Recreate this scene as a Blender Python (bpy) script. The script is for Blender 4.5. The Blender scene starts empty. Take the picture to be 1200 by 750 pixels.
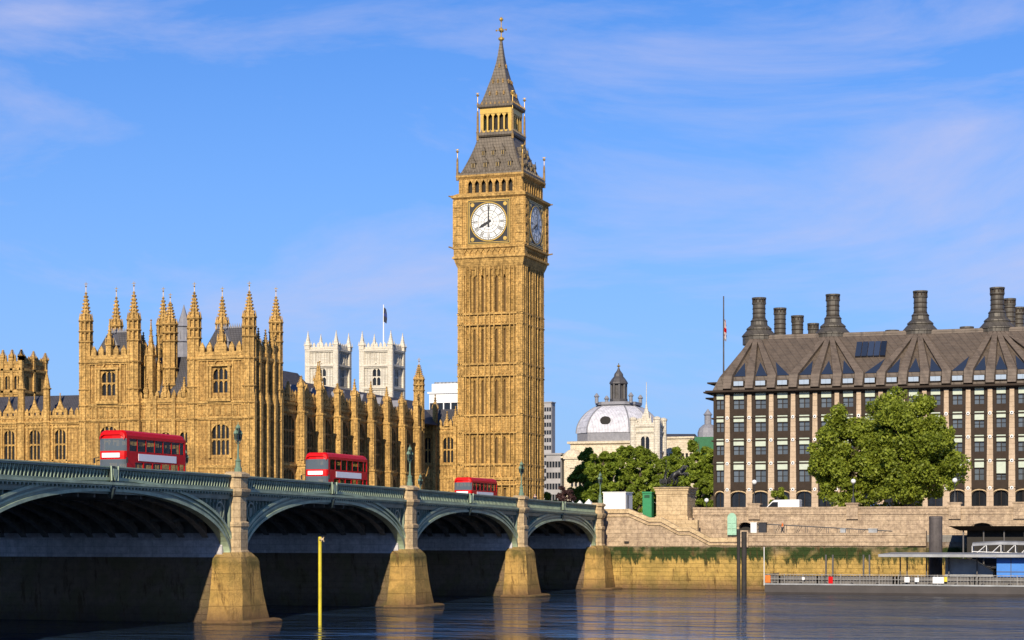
import bpy, bmesh, math, random
import numpy as np
from mathutils import Vector, Matrix
R = math.radians
random.seed(7)
scene = bpy.context.scene
COL = scene.collection

# ------------------------------------------------------------------ camera
EYE = 7.06; YAW = 19.1; F = 2340.0
cam_d = bpy.data.cameras.new('camera'); cam = bpy.data.objects.new('camera', cam_d); COL.objects.link(cam)
cam.location = (0, 0, EYE); cam.rotation_euler = (R(90), 0, R(YAW))
cam_d.sensor_width = 36; cam_d.lens = 36*F/1200; cam_d.shift_y = (626-375)/1200
cam_d.clip_start = 1; cam_d.clip_end = 20000
scene.camera = cam
# ------------------------------------------------------------------ world, sun, exposure
SUN_AZ, SUN_EL = 8.0, 27.0          # degrees north of east, above the horizon (east is -y, north is +x)
w = bpy.data.worlds.new('World'); scene.world = w; w.use_nodes = True
nt = w.node_tree; nt.nodes.clear()
def wn(t, **k):
    n = nt.nodes.new(t)
    for a, b in k.items(): setattr(n, a, b)
    return n
sky = wn('ShaderNodeTexSky', sky_type='NISHITA', sun_disc=False)
sky.sun_elevation = R(SUN_EL); sky.sun_rotation = R(180-SUN_AZ); sky.altitude = 0
sky.air_density = 1.0; sky.dust_density = 0.2; sky.ozone_density = 4.0
tint = wn('ShaderNodeMix', data_type='RGBA', blend_type='MULTIPLY'); tint.inputs['Factor'].default_value = 1
tint.inputs['B'].default_value = (.36, .77, 1.32, 1)
tc = wn('ShaderNodeTexCoord'); sep = wn('ShaderNodeSeparateXYZ')
mp = wn('ShaderNodeMapping'); mp.inputs['Scale'].default_value = (2.2, 2.2, 7.5); mp.inputs['Rotation'].default_value = (R(4), R(7), 0)
n1 = wn('ShaderNodeTexNoise'); n1.inputs['Scale'].default_value = 1.9; n1.inputs['Detail'].default_value = 10; n1.inputs['Roughness'].default_value = .62; n1.inputs['Distortion'].default_value = .5
r1 = wn('ShaderNodeValToRGB'); r1.color_ramp.elements[0].position = .44; r1.color_ramp.elements[1].position = .70
r1.color_ramp.elements[1].color = (.66, .66, .66, 1)
cl = wn('ShaderNodeMix', data_type='RGBA'); cl.inputs['B'].default_value = (5.4, 5.7, 8.4, 1)
bg = wn('ShaderNodeBackground'); bg.inputs['Strength'].default_value = .084
wo = wn('ShaderNodeOutputWorld')
L = nt.links.new
L(sky.outputs[0], tint.inputs['A']); L(tc.outputs['Generated'], mp.inputs[0]); L(mp.outputs[0], n1.inputs['Vector'])
L(tc.outputs['Generated'], sep.inputs[0])
def wm(op, a, b, clamp=False):
    n = wn('ShaderNodeMath', operation=op, use_clamp=clamp)
    for i, v in enumerate((a, b)):
        if isinstance(v, bpy.types.NodeSocket): L(v, n.inputs[i])
        else: n.inputs[i].default_value = v
    return n.outputs[0]
low = wm('POWER', wm('SUBTRACT', 1.0, wm('MULTIPLY', wm('MAXIMUM', sep.outputs[2], 0.0), 2.9), True), 1.5)   # pale air towards the horizon
hz_ = wn('ShaderNodeMix', data_type='RGBA'); hz_.inputs['B'].default_value = (3.5, 5.1, 8.6, 1)
L(wm('MULTIPLY', low, .9), hz_.inputs['Factor']); L(tint.outputs['Result'], hz_.inputs['A'])
bias = wm('MULTIPLY', wm('MINIMUM', wm('ADD', sep.outputs[0], .30), .35), .22)          # more cirrus to the north
L(wm('ADD', n1.outputs[0], bias), r1.inputs[0]); L(wm('MULTIPLY', r1.outputs[0], wm('SUBTRACT', 1.0, wm('MULTIPLY', wm('SUBTRACT', sep.outputs[2], .28), 6.0), True)), cl.inputs['Factor']); L(hz_.outputs['Result'], cl.inputs['A'])
L(cl.outputs['Result'], bg.inputs[0]); L(bg.outputs[0], wo.inputs[0])
sd = bpy.data.lights.new('sun', 'SUN'); sun = bpy.data.objects.new('sun', sd); COL.objects.link(sun)
sd.energy = 5.0; sd.angle = R(.5); sd.color = (1, .87, .68)
sv = Vector((math.sin(R(SUN_AZ))*math.cos(R(SUN_EL)), -math.cos(R(SUN_AZ))*math.cos(R(SUN_EL)), math.sin(R(SUN_EL))))
sun.rotation_euler = (-sv).to_track_quat('-Z', 'Y').to_euler(); sun.location = (0, -50, 120)
scene.view_settings.view_transform = 'Standard'; scene.view_settings.look = 'None'
scene.view_settings.exposure = 0.3; scene.view_settings.gamma = 1
scene.cycles.max_bounces = 6; scene.cycles.transparent_max_bounces = 8; scene.cycles.caustics_reflective = False; scene.cycles.caustics_refractive = False
try: scene.cycles.use_denoising = True
except Exception: pass

# ------------------------------------------------------------------ survey: sight lines turned into places on real planes
CR, SR = math.cos(R(YAW)), math.sin(R(YAW))
def ray(px):
    k = (px-600)/F
    return (-SR+CR*k, CR+SR*k)
def wx(px, y): a, b = ray(px); return a*y/b            # x of a sight line where it crosses the plane y
def wy(px, x): a, b = ray(px); return b*x/a            # y where it crosses the plane x
def dep(x, y): return -SR*x+CR*y
def wz(py, x, y): return EYE+(626-py)/F*dep(x, y)

# ------------------------------------------------------------------ materials
def lin(c): return tuple(((v/12.92) if v <= .04045 else ((v+.055)/1.055)**2.4) for v in c)
class NT:
    def __init__(s, name):
        s.m = bpy.data.materials.new(name); s.m.use_nodes = True; s.t = s.m.node_tree; s.n = s.t.nodes
        s.b = s.n['Principled BSDF']; s.out = s.n['Material Output']
        s.geo = s.n.new('ShaderNodeNewGeometry')
    def add(s, t, ins=None, **k):
        n = s.n.new(t)
        for a, b in k.items(): setattr(n, a, b)
        for a, b in (ins or {}).items():
            if isinstance(b, bpy.types.NodeSocket): s.t.links.new(b, n.inputs[a])
            else: n.inputs[a].default_value = b
        return n
    def link(s, a, b): s.t.links.new(a, b)
    def math(s, op, a, b=0.0, clamp=False):
        n = s.n.new('ShaderNodeMath'); n.operation = op; n.use_clamp = clamp
        for i, v in enumerate((a, b)):
            if isinstance(v, bpy.types.NodeSocket): s.t.links.new(v, n.inputs[i])
            else: n.inputs[i].default_value = v
        return n.outputs[0]
    def uv(s):                                        # (x+y, z): courses run round axis-aligned walls
        sp = s.add('ShaderNodeSeparateXYZ', {0: s.geo.outputs['Position']})
        u = s.math('ADD', sp.outputs[0], sp.outputs[1])
        s.sp = sp
        return s.add('ShaderNodeCombineXYZ', {0: u, 1: sp.outputs[2]}).outputs[0]
    def noise(s, scale, detail=4, vec=None, rough=.55):
        return s.add('ShaderNodeTexNoise', {'Vector': vec or s.geo.outputs['Position'], 'Scale': scale, 'Detail': detail, 'Roughness': rough}).outputs[0]
    def ramp(s, fac, stops):
        r = s.add('ShaderNodeValToRGB', {0: fac}); e = r.color_ramp.elements
        while len(e) < len(stops): e.new(.5)
        for i, (p, c) in enumerate(stops):
            e[i].position = p; e[i].color = (c if len(c) == 4 else (*c, 1)) if isinstance(c, tuple) else (c, c, c, 1)
        return r.outputs[0]
    def mix(s, f, a, b, mode='MIX'):
        n = s.n.new('ShaderNodeMix'); n.data_type = 'RGBA'; n.blend_type = mode
        for k, v in (('Factor', f), ('A', a), ('B', b)):
            if isinstance(v, bpy.types.NodeSocket): s.t.links.new(v, n.inputs[k])
            else: n.inputs[k].default_value = ((*v, 1) if isinstance(v, tuple) and len(v) == 3 else v)
        return n.outputs['Result']
    def bump(s, h, strength=.5, dist=.05, prev=None):
        n = s.add('ShaderNodeBump', {'Height': h, 'Strength': strength, 'Distance': dist})
        if prev: s.link(prev, n.inputs['Normal'])
        return n.outputs[0]

def stone(name, base, dark=None, block=(1.1, .42), var=.5, panel=0.0, streak=.5, rough=.85, mortar=.5, scale=1.0, bmix=.5):
    s = NT(name); uv = s.uv()
    dark = dark or tuple(c*.45 for c in base)
    bk = s.add('ShaderNodeTexBrick', {'Vector': uv, 'Color1': (1, 1, 1, 1), 'Color2': (.72, .70, .66, 1), 'Mortar': (mortar, mortar*.95, mortar*.9, 1), 'Scale': 1.0,
               'Mortar Size': .022, 'Mortar Smooth': .3, 'Bias': -.25, 'Brick Width': block[0], 'Row Height': block[1]})
    big = s.noise(.35*scale, 5); fine = s.noise(2.6*scale, 6, rough=.7)
    st = s.add('ShaderNodeMapping', {0: uv, 'Scale': (1.5, .12, 1)})
    stn = s.noise(1.0, 5, st.outputs[0], .65)
    c = s.mix(s.ramp(fine, [(.32, 0.0), (.72, 1.0)]), tuple(b*(1-.45*var) for b in base), tuple(min(1, b*(1+.28*var)) for b in base))
    c = s.mix(s.math('MULTIPLY', s.ramp(big, [(.42, 0.0), (.7, 1.0)]), .45*var), c, dark)
    c = s.mix(s.math('MULTIPLY', s.ramp(stn, [(.5, 0.0), (.72, 1.0)]), streak), c, dark)
    c = s.mix(s.math('MULTIPLY', s.ramp(s.noise(1.7, 3, rough=.85), [(.48, 0.0), (.6, 1.0)]), .62*var), c, dark)
    c = s.mix(bmix, c, bk.outputs[0], 'MULTIPLY')
    h = s.math('ADD', s.math('MULTIPLY', bk.outputs[1], -.6), fine)
    if panel:                                         # carved panelling: narrow upright mouldings
        sx = s.add('ShaderNodeSeparateXYZ', {0: uv})
        a = s.math('ABSOLUTE', s.math('SUBTRACT', s.math('FRACT', s.math('DIVIDE', sx.outputs[0], panel)), .5))
        v = s.math('ABSOLUTE', s.math('SUBTRACT', s.math('FRACT', s.math('DIVIDE', sx.outputs[1], panel*2.7)), .5))
        g = s.math('MAXIMUM', s.ramp(a, [(.36, 0.0), (.46, 1.0)]), s.ramp(v, [(.42, 0.0), (.48, 1.0)]))
        c = s.mix(s.math('MULTIPLY', s.ramp(a, [(.22, 0.0), (.33, 1.0), (.44, 0.0)]), .8), c, dark)
        h = s.math('ADD', h, s.math('MULTIPLY', g, 1.3))
    s.link(c, s.b.inputs['Base Color']); s.link(s.bump(h, .7, .09), s.b.inputs['Normal']); s.b.inputs['Roughness'].default_value = rough
    s.b.inputs['Specular IOR Level'].default_value = .2
    return s.m
def plain(name, base, rough=.5, metal=0.0, var=.25, nscale=1.5, bump=.15, spec=.5, dark=None):
    s = NT(name)
    f = s.noise(nscale, 6, rough=.65)
    c = s.mix(s.ramp(f, [(.3, 0.0), (.7, 1.0)]), tuple(b*(1-var) for b in base) if dark is None else dark, tuple(min(1, b*(1+var*.5)) for b in base))
    s.link(c, s.b.inputs['Base Color']); s.b.inputs['Roughness'].default_value = rough; s.b.inputs['Metallic'].default_value = metal
    s.b.inputs['Specular IOR Level'].default_value = spec
    if bump: s.link(s.bump(s.noise(nscale*4, 4), bump, .03), s.b.inputs['Normal'])
    return s.m
def glass_dark(name, base=(.010, .011, .013), rough=.12, wob=.35, spec=.45):
    s = NT(name)
    isl = s.geo.outputs['Random Per Island']
    c = s.mix(isl, tuple(b*.5 for b in base), tuple(b*2.2 for b in base))
    s.link(c, s.b.inputs['Base Color']); s.b.inputs['Roughness'].default_value = rough; s.b.inputs['Specular IOR Level'].default_value = spec
    s.link(s.bump(s.noise(1.3, 2), wob, .05), s.b.inputs['Normal'])
    return s.m
def ribbed(name, base, pitch, axis=0, rough=.5, metal=.0, row=None, var=.3):
    """metal or slate sheet with seams every pitch metres along axis 0 = x+y, and optional rows in z"""
    s = NT(name); uv = s.uv(); sx = s.add('ShaderNodeSeparateXYZ', {0: uv})
    a = s.math('ABSOLUTE', s.math('SUBTRACT', s.math('FRACT', s.math('DIVIDE', sx.outputs[axis], pitch)), .5))
    g = s.ramp(a, [(.40, 0.0), (.47, 1.0)])
    f = s.noise(.8, 6, rough=.7)
    c = s.mix(s.ramp(f, [(.3, 0.0), (.7, 1.0)]), tuple(b*(1-var) for b in base), tuple(min(1, b*(1+var)) for b in base))
    c = s.mix(s.math('MULTIPLY', g, .35), c, tuple(b*.4 for b in base))
    h = g
    if row:
        v = s.math('ABSOLUTE', s.math('SUBTRACT', s.math('FRACT', s.math('DIVIDE', sx.outputs[1-axis], row)), .5))
        g2 = s.ramp(v, [(.42, 0.0), (.48, 1.0)])
        c = s.mix(s.math('MULTIPLY', g2, .4), c, tuple(b*.4 for b in base)); h = s.math('ADD', h, g2)
    s.link(c, s.b.inputs['Base Color']); s.b.inputs['Roughness'].default_value = rough; s.b.inputs['Metallic'].default_value = metal
    s.link(s.bump(h, .6, .05), s.b.inputs['Normal'])
    return s.m
def leaf(name, a, b):
    s = NT(name); isl = s.geo.outputs['Random Per Island']
    c = s.mix(isl, a, b); big = s.noise(.35, 3)
    c = s.mix(s.math('MULTIPLY', s.ramp(big, [(.4, 0.0), (.7, 1.0)]), .6), c, tuple(v*.6 for v in a))
    s.link(c, s.b.inputs['Base Color']); s.b.inputs['Roughness'].default_value = .55; s.b.inputs['Specular IOR Level'].default_value = .25
    tr = s.add('ShaderNodeBsdfTranslucent', {'Color': (b[0]*1.3, b[1]*1.2, b[2]*.6, 1)})
    mx = s.add('ShaderNodeMixShader', {0: .28}); s.link(s.b.outputs[0], mx.inputs[1]); s.link(tr.outputs[0], mx.inputs[2]); s.link(mx.outputs[0], s.out.inputs[0])
    return s.m
def tidal(name, green_top=5.4, green_bot=3.7, top=(.30, .24, .19), mid=(.54, .355, .10), low=(.20, .12, .055), green=(.03, .05, .012), amt=1.0, block=(1.5, .55)):
    """river masonry stained by the tide: bare stone, weed line, ochre mud, dark foot"""
    s = NT(name); uv = s.uv(); z = s.sp.outputs[2]
    bk = s.add('ShaderNodeTexBrick', {'Vector': uv, 'Color1': (1, 1, 1, 1), 'Color2': (.75, .73, .7, 1), 'Mortar': (.5, .47, .42, 1), 'Scale': 1.0, 'Mortar Size': .03, 'Mortar Smooth': .4,
               'Brick Width': block[0], 'Row Height': block[1]})
    st = s.add('ShaderNodeMapping', {0: uv, 'Scale': (1.0, .22, 1)})
    n1 = s.noise(1.1, 8, st.outputs[0], .75); n2 = s.noise(1.6, 8, None, .78); n3 = s.noise(.5, 5)
    zz = s.math('ADD', z, s.math('MULTIPLY', s.math('SUBTRACT', n1, .5), 2.4))
    zn = s.math('DIVIDE', zz, 8.0)
    a = s.ramp(zn, [(.02, low), (.12, tuple(.5*(l+m) for l, m in zip(low, mid))), (.22, mid), ((green_bot+.3)/8, mid), (green_top/8+.05, top), (1.0, top)])
    a = s.mix(s.math('MULTIPLY', s.ramp(n2, [(.42, 0.0), (.66, 1.0)]), .38), a, tuple(.6*v for v in low))
    a = s.mix(s.math('MULTIPLY', s.ramp(n3, [(.47, 0.0), (.6, 1.0)]), .4), a, (.13, .11, .03))
    gm = s.ramp(s.math('DIVIDE', s.math('ADD', z, s.math('MULTIPLY', s.math('SUBTRACT', n1, .5), s.math('MULTIPLY', s.math('SUBTRACT', 5.6, z), 3.5))), 8.0), [((green_bot-.2)/8, 0.0), ((green_bot+.25)/8, 1.0), ((green_top-.05)/8, 1.0), ((green_top+.12)/8, 0.0)])
    gm = s.math('MULTIPLY', gm, s.ramp(s.noise(.3, 5), [(.36, 0.05), (.50, 1.0)]))
    a = s.mix(s.math('MULTIPLY', gm, amt), a, green)
    a = s.mix(.16, a, bk.outputs[0], 'MULTIPLY')
    a = s.mix(s.math('MULTIPLY', s.ramp(n1, [(.54, 0.0), (.62, 1.0)]), .75), a, (.09, .05, .018))
    s.link(a, s.b.inputs['Base Color']); s.b.inputs['Roughness'].default_value = .8; s.b.inputs['Specular IOR Level'].default_value = .2
    s.link(s.bump(s.math('ADD', n2, s.math('MULTIPLY', bk.outputs[1], -.25)), 1.0, .3), s.b.inputs['Normal'])
    return s.m

GOLD = (.64, .395, .13)
M = dict(
 gold=stone('honey_limestone', GOLD, (.17, .09, .03), panel=.62, streak=.75, var=.95, bmix=.25),
 goldp=stone('honey_limestone_plain', (.66, .41, .135), (.15, .09, .03), streak=.75, var=.95, bmix=.25),
 golds=stone('honey_limestone_ashlar', (.61, .375, .12), (.13, .085, .025), block=(1.4, .5), panel=.48, streak=.75, var=.95, bmix=.25),
 goldd=plain('dark_limestone', (.30, .19, .07), .9, var=.5, nscale=2),
 white=stone('portland_stone', (.70, .65, .54), (.26, .24, .2), panel=1.1, streak=.4, block=(1.5, .6)),
 whitep=stone('portland_stone_plain', (.72, .66, .54), (.32, .3, .25), streak=.3, block=(1.5, .6)),
 cream=stone('cream_stone', (.72, .63, .47), (.25, .2, .13), streak=.3, block=(1.5, .6)),
 granite=stone('pink_granite', (.52, .395, .265), (.16, .11, .08), block=(1.5, .55), streak=.5, var=.7),
 gran2=stone('pale_granite', (.60, .45, .26), (.2, .13, .07), block=(1.2, .6), streak=.35),
 slate=ribbed('slate', (.055, .053, .06), .45, rough=.6, row=.3),
 castroof=ribbed('cast_iron_tiles', (.135, .11, .08), .55, rough=.55, row=.6, metal=.2),
 lead=ribbed('lead_dome_sheet', (.50, .50, .54), .9, rough=.55),
 leadgrey=plain('weathered_lead', (.22, .22, .24), .6),
 bronze=ribbed('brown_metal_roof', (.125, .096, .072), 4.0, rough=.5, metal=.15, row=.62, axis=0),
 bronzed=plain('dark_bronze', (.040, .028, .020), .75, .1, spec=.2),
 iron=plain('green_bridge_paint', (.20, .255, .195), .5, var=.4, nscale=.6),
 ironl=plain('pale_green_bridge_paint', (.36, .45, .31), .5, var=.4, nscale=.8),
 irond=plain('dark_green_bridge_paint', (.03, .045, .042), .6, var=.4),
 irons=plain('grey_bridge_paint', (.17, .17, .155), .75, var=.5),  # darker grey tone for the ironwork below the deck
 lampg=plain('lamp_post_paint', (.14, .22, .15), .45),
 goldleaf=plain('gilding', (.62, .40, .09), .4, .55, var=.2),
 glass=glass_dark('window_glass'),
 glassb=glass_dark('blue_glass', (.015, .022, .04), .15),
 slit=plain('shaded_stone_slit', (.13, .075, .028), .9), bronzem=ribbed('brown_roof_recess', (.09, .068, .05), 1.3, rough=.55, row=.62),  # slit: shadow inside the tower panels is put into this brown
 dark=plain('dark_opening', (.018, .015, .012), .8),  # near-black stands for the darkness inside openings and under the shelter
 black=plain('black_paint', (.015, .015, .016), .5),
 dial=plain('opal_dial_glass', (.74, .74, .70), .35, var=.08, bump=.02),
 red=plain('bus_red_paint', (.56, .004, .006), .42, var=.08, bump=0, spec=.15),
 advert=plain('white_advert', (.92, .92, .94), .6, var=.02, bump=0),
 paper=plain('white_panel', (.74, .74, .73), .5, var=.05, bump=0),
 rubber=plain('rubber', (.02, .02, .02), .8),
 steel=plain('painted_steel', (.30, .31, .32), .5, .2, var=.35, nscale=.7),
 steeld=plain('dark_steel', (.085, .08, .08), .55, .2, var=.4, nscale=.7),
 greyh=plain('hull_grey', (.05, .042, .040), .6, var=.35, nscale=.5),
 blue=plain('blue_cabin_paint', (.04, .20, .60), .45, var=.12),
 railm=plain('dull_galvanised_rail', (.24, .235, .225), .6, .1, var=.5),
 screen=ribbed('railing_mesh_screen', (.13, .12, .11), .35, rough=.6),
 pile=plain('grey_pile', (.10, .085, .08), .75, var=.5, nscale=.6),
 piled=plain('tarred_timber', (.03, .026, .024), .8, var=.5),
 yellow=plain('yellow_pole_paint', (.62, .50, .02), .5, var=.3),
 wgreen=plain('green_hut', (.02, .22, .08), .45, var=.15),
 turq=plain('verdigris_gate', (.30, .52, .38), .6, var=.2),
 asphalt=plain('asphalt', (.05, .05, .052), .9, var=.3),
 pave=stone('paving', (.25, .24, .22), block=(.9, .6), var=.3),
 earth=plain('ground', (.10, .10, .09), .95, var=.3, nscale=.05),
 bark=plain('bark', (.09, .07, .045), .9, var=.5, nscale=3, bump=.5),
 leafa=leaf('plane_leaves', (.10, .14, .012), (.32, .37, .045)),
 leafb=leaf('dark_leaves', (.09, .135, .012), (.27, .34, .04)),
 leafp=leaf('purple_leaves', (.05, .028, .03), (.10, .05, .045)),
 skin=plain('skin', (.50, .30, .22), .6, var=.1, bump=0),
 hair=plain('hair', (.04, .025, .015), .7),
 clothd=plain('dark_cloth', (.03, .032, .04), .9), clotho=plain('orange_cloth', (.72, .17, .02), .8), clothw=plain('white_cloth', (.7, .7, .7), .9), clothg=plain('green_cloth', (.05, .13, .05), .9),
 concrete=plain('concrete', (.34, .33, .33), .85, var=.25, nscale=.2),
 brick=plain('red_brick', (.25, .09, .06), .85, var=.3),
 pinkp=stone('sandstone_pier', (.52, .40, .28), (.24, .16, .10), block=(3, .9), streak=.2, var=.3),
 blind=plain('pale_green_blind', (.46, .52, .42), .7, var=.15),
 netting=plain('green_netting', (.03, .14, .06), .8),
 statue=plain('dark_bronze_statue', (.035, .035, .035), .45, .4),
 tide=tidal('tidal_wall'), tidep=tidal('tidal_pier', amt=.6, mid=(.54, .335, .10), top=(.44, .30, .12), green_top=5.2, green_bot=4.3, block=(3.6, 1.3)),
 tided=tidal('dark_pier_flank', amt=.0, mid=(.22, .15, .09), top=(.17, .13, .09), low=(.10, .07, .045), block=(1.6, .6)),  # pier stain colours made much darker, weed line left out
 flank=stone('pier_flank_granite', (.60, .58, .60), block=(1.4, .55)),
)
M['glasso'] = glass_dark('office_glass', (.07, .085, .10), .12, .4, .7); M['glasslit'] = glass_dark('attic_glass', (.22, .27, .33), .2, .1); M['flagblue'] = plain('flag_blue', (.03, .05, .22), .8, bump=0)
M['bronzech'] = ribbed('chimney_metal', (.085, .075, .06), 1.1, rough=.5, metal=.2, row=.85)
def make_water():
    s = NT('river_water')
    tcv = s.geo.outputs['Position']
    m1 = s.add('ShaderNodeMapping', {0: tcv, 'Scale': (.11, .27, 1), 'Rotation': (0, 0, R(YAW))})
    m2 = s.add('ShaderNodeMapping', {0: tcv, 'Scale': (.5, 1.1, 1), 'Rotation': (0, 0, R(YAW+8))})
    m3 = s.add('ShaderNodeMapping', {0: tcv, 'Scale': (.03, .075, 1), 'Rotation': (0, 0, R(YAW-6))})
    a = s.noise(1.0, 2, m1.outputs[0]); b = s.noise(1.0, 4, m2.outputs[0]); c = s.noise(1.0, 3, m3.outputs[0])
    h = s.math('ADD', s.math('MULTIPLY', a, 1.0), s.math('MULTIPLY', b, .4))
    h = s.math('MULTIPLY', h, s.ramp(c, [(.38, .3), (.62, 1.0)]))
    s.link(s.bump(h, 1.0, 1.25), s.b.inputs['Normal'])
    s.b.inputs['Base Color'].default_value = (.012, .024, .045, 1); s.b.inputs['Roughness'].default_value = .03; s.b.inputs['IOR'].default_value = 1.333
    s.b.inputs['Specular IOR Level'].default_value = .5
    return s.m
M['water'] = make_water()

# ------------------------------------------------------------------ mesh helpers
ORG = {}
class MB:
    """collects shapes in world metres; build() links ONE mesh object"""
    def __init__(s): s.v = []; s.f = []; s.mi = []; s.T = None; s.m = 0
    def frame(s, O=None, U=(1, 0), N=(0, -1)):
        s.T = None if O is None else (O, U, N); return s
    def mat(s, i): s.m = i; return s
    def pt(s, u, n, z):
        if s.T is None: return (u, n, z)
        O, U, N = s.T; return (O[0]+u*U[0]+n*N[0], O[1]+u*U[1]+n*N[1], z)
    def add(s, vs, fs):
        b = len(s.v); s.v += [s.pt(*p) for p in vs]; s.f += [tuple(b+i for i in f) for f in fs]; s.mi += [s.m]*len(fs); return s
    def box(s, u0, u1, n0, n1, z0, z1):
        return s.add([(u0, n0, z0), (u1, n0, z0), (u1, n1, z0), (u0, n1, z0), (u0, n0, z1), (u1, n0, z1), (u1, n1, z1), (u0, n1, z1)],
                     [(0, 3, 2, 1), (4, 5, 6, 7), (0, 1, 5, 4), (1, 2, 6, 5), (2, 3, 7, 6), (3, 0, 4, 7)])
    def loft(s, rings, close=True, caps=True):
        n = len(rings[0]); b = len(s.v)
        for r in rings: s.v += [s.pt(*p) for p in r]
        fs = []
        for k in range(len(rings)-1):
            for i in range(n if close else n-1):
                j = (i+1) % n; fs.append((b+k*n+i, b+k*n+j, b+(k+1)*n+j, b+(k+1)*n+i))
        if caps and close: fs += [tuple(b+i for i in range(n))[::-1], tuple(b+(len(rings)-1)*n+i for i in range(n))]
        s.f += fs; s.mi += [s.m]*len(fs); return s
    def lathe(s, x, y, prof, n=8, rot=None, sq=False):
        """prof: list of (radius, z); n=4 with rot 45 gives a square whose half side is the radius"""
        rot = (math.pi/n if rot is None else rot); k = 1/math.cos(math.pi/n)
        return s.loft([[(x+r*k*math.cos(rot+2*math.pi*i/n), y+r*k*math.sin(rot+2*math.pi*i/n), z) for i in range(n)] for r, z in prof])
    def prism(s, poly, z0, z1, top=None):
        return s.loft([[(x, y, z0) for x, y in poly], [(x, y, z1) for x, y in (top or poly)]])
    def cone4(s, u0, u1, n0, n1, z0, z1):
        c = ((u0+u1)/2, (n0+n1)/2, z1)
        return s.add([(u0, n0, z0), (u1, n0, z0), (u1, n1, z0), (u0, n1, z0), c], [(0, 1, 4), (1, 2, 4), (2, 3, 4), (3, 0, 4)])
    def bar(s, p, q, r=.05, n=5):
        p, q = Vector(s.pt(*p)), Vector(s.pt(*q)); d = q-p
        if d.length < 1e-6: return s
        a = d.orthogonal().normalized(); b2 = d.normalized().cross(a); T = s.T; s.T = None
        s.loft([[tuple(c+a*(r*math.cos(2*math.pi*i/n))+b2*(r*math.sin(2*math.pi*i/n))) for i in range(n)] for c in (p, q)]); s.T = T
        return s
    def flat(s, pts): return s.add(pts, [tuple(range(len(pts)))])
    def sheet(s, u0, u1, z0, z1, ops, depth=.35, n=0):
        """wall sheet at n with rectangular openings (u0,u1,z0,z1) and their reveals going in by depth"""
        us = sorted({u0, u1, *[min(max(v, u0), u1) for o in ops for v in o[:2]]}); zs = sorted({z0, z1, *[min(max(v, z0), z1) for o in ops for v in o[2:4]]})
        for a, b in zip(us, us[1:]):
            run = None
            for c, d in zip(zs, zs[1:]):
                mu, mz = (a+b)/2, (c+d)/2
                if any(o[0] < mu < o[1] and o[2] < mz < o[3] for o in ops): continue
                s.flat([(a, n, c), (b, n, c), (b, n, d), (a, n, d)])
        for o in ops:
            a, b, c, d = o[:4]; m = n-depth
            s.flat([(a, n, c), (a, m, c), (a, m, d), (a, n, d)]); s.flat([(b, n, c), (b, n, d), (b, m, d), (b, m, c)])
            s.flat([(a, n, c), (b, n, c), (b, m, c), (a, m, c)]); s.flat([(a, n, d), (a, m, d), (b, m, d), (b, n, d)])
        return s
    def build(s, name, mats, parent=None, org=None, smooth=False, fix=True, **tags):
        mats = mats if isinstance(mats, (list, tuple)) else [mats]
        me = bpy.data.meshes.new(name)
        if parent is not None: o0 = ORG[parent.name]
        elif org is not None: o0 = org
        else:
            xs = [p[0] for p in s.v]; ys = [p[1] for p in s.v]; zs = [p[2] for p in s.v]
            o0 = ((min(xs)+max(xs))/2, (min(ys)+max(ys))/2, min(zs))
        me.from_pydata([(p[0]-o0[0], p[1]-o0[1], p[2]-o0[2]) for p in s.v], [], s.f)
        for m in mats: me.materials.append(M[m] if isinstance(m, str) else m)
        me.polygons.foreach_set('material_index', s.mi)
        if fix and len(s.f) < 30000:
            bm = bmesh.new(); bm.from_mesh(me); bmesh.ops.recalc_face_normals(bm, faces=bm.faces); bm.to_mesh(me); bm.free()
        if smooth: me.polygons.foreach_set('use_smooth', [True]*len(me.polygons))
        me.update()
        o = bpy.data.objects.new(name, me); COL.objects.link(o)
        if parent is not None: o.parent = parent; ORG[o.name] = o0
        else: o.location = o0; ORG[o.name] = o0
        tag(o, **tags)
        return o
def tag(o, label=None, cat=None, group=None, kind=None):
    if label: o['label'] = label
    if cat: o['category'] = cat
    if group: o['group'] = group
    if kind: o['kind'] = kind
    return o
def thing(name, org, label, cat, group=None):
    o = bpy.data.objects.new(name, None); COL.objects.link(o); o.location = org; o.empty_display_size = .5; ORG[o.name] = tuple(org)
    return tag(o, label, cat, group)
def copy_tree(root, loc, rz=None, label=None, scale=None):
    r = root.copy(); COL.objects.link(r); r.location = loc
    if rz is not None: r.rotation_euler = (0, 0, rz)
    if scale: r.scale = scale
    if label: r['label'] = label
    for c in list(root.children):
        d = c.copy(); COL.objects.link(d); d.parent = r
        for g in list(c.children):
            e = g.copy(); COL.objects.link(e); e.parent = d
    ORG[r.name] = tuple(loc)
    return r

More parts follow.
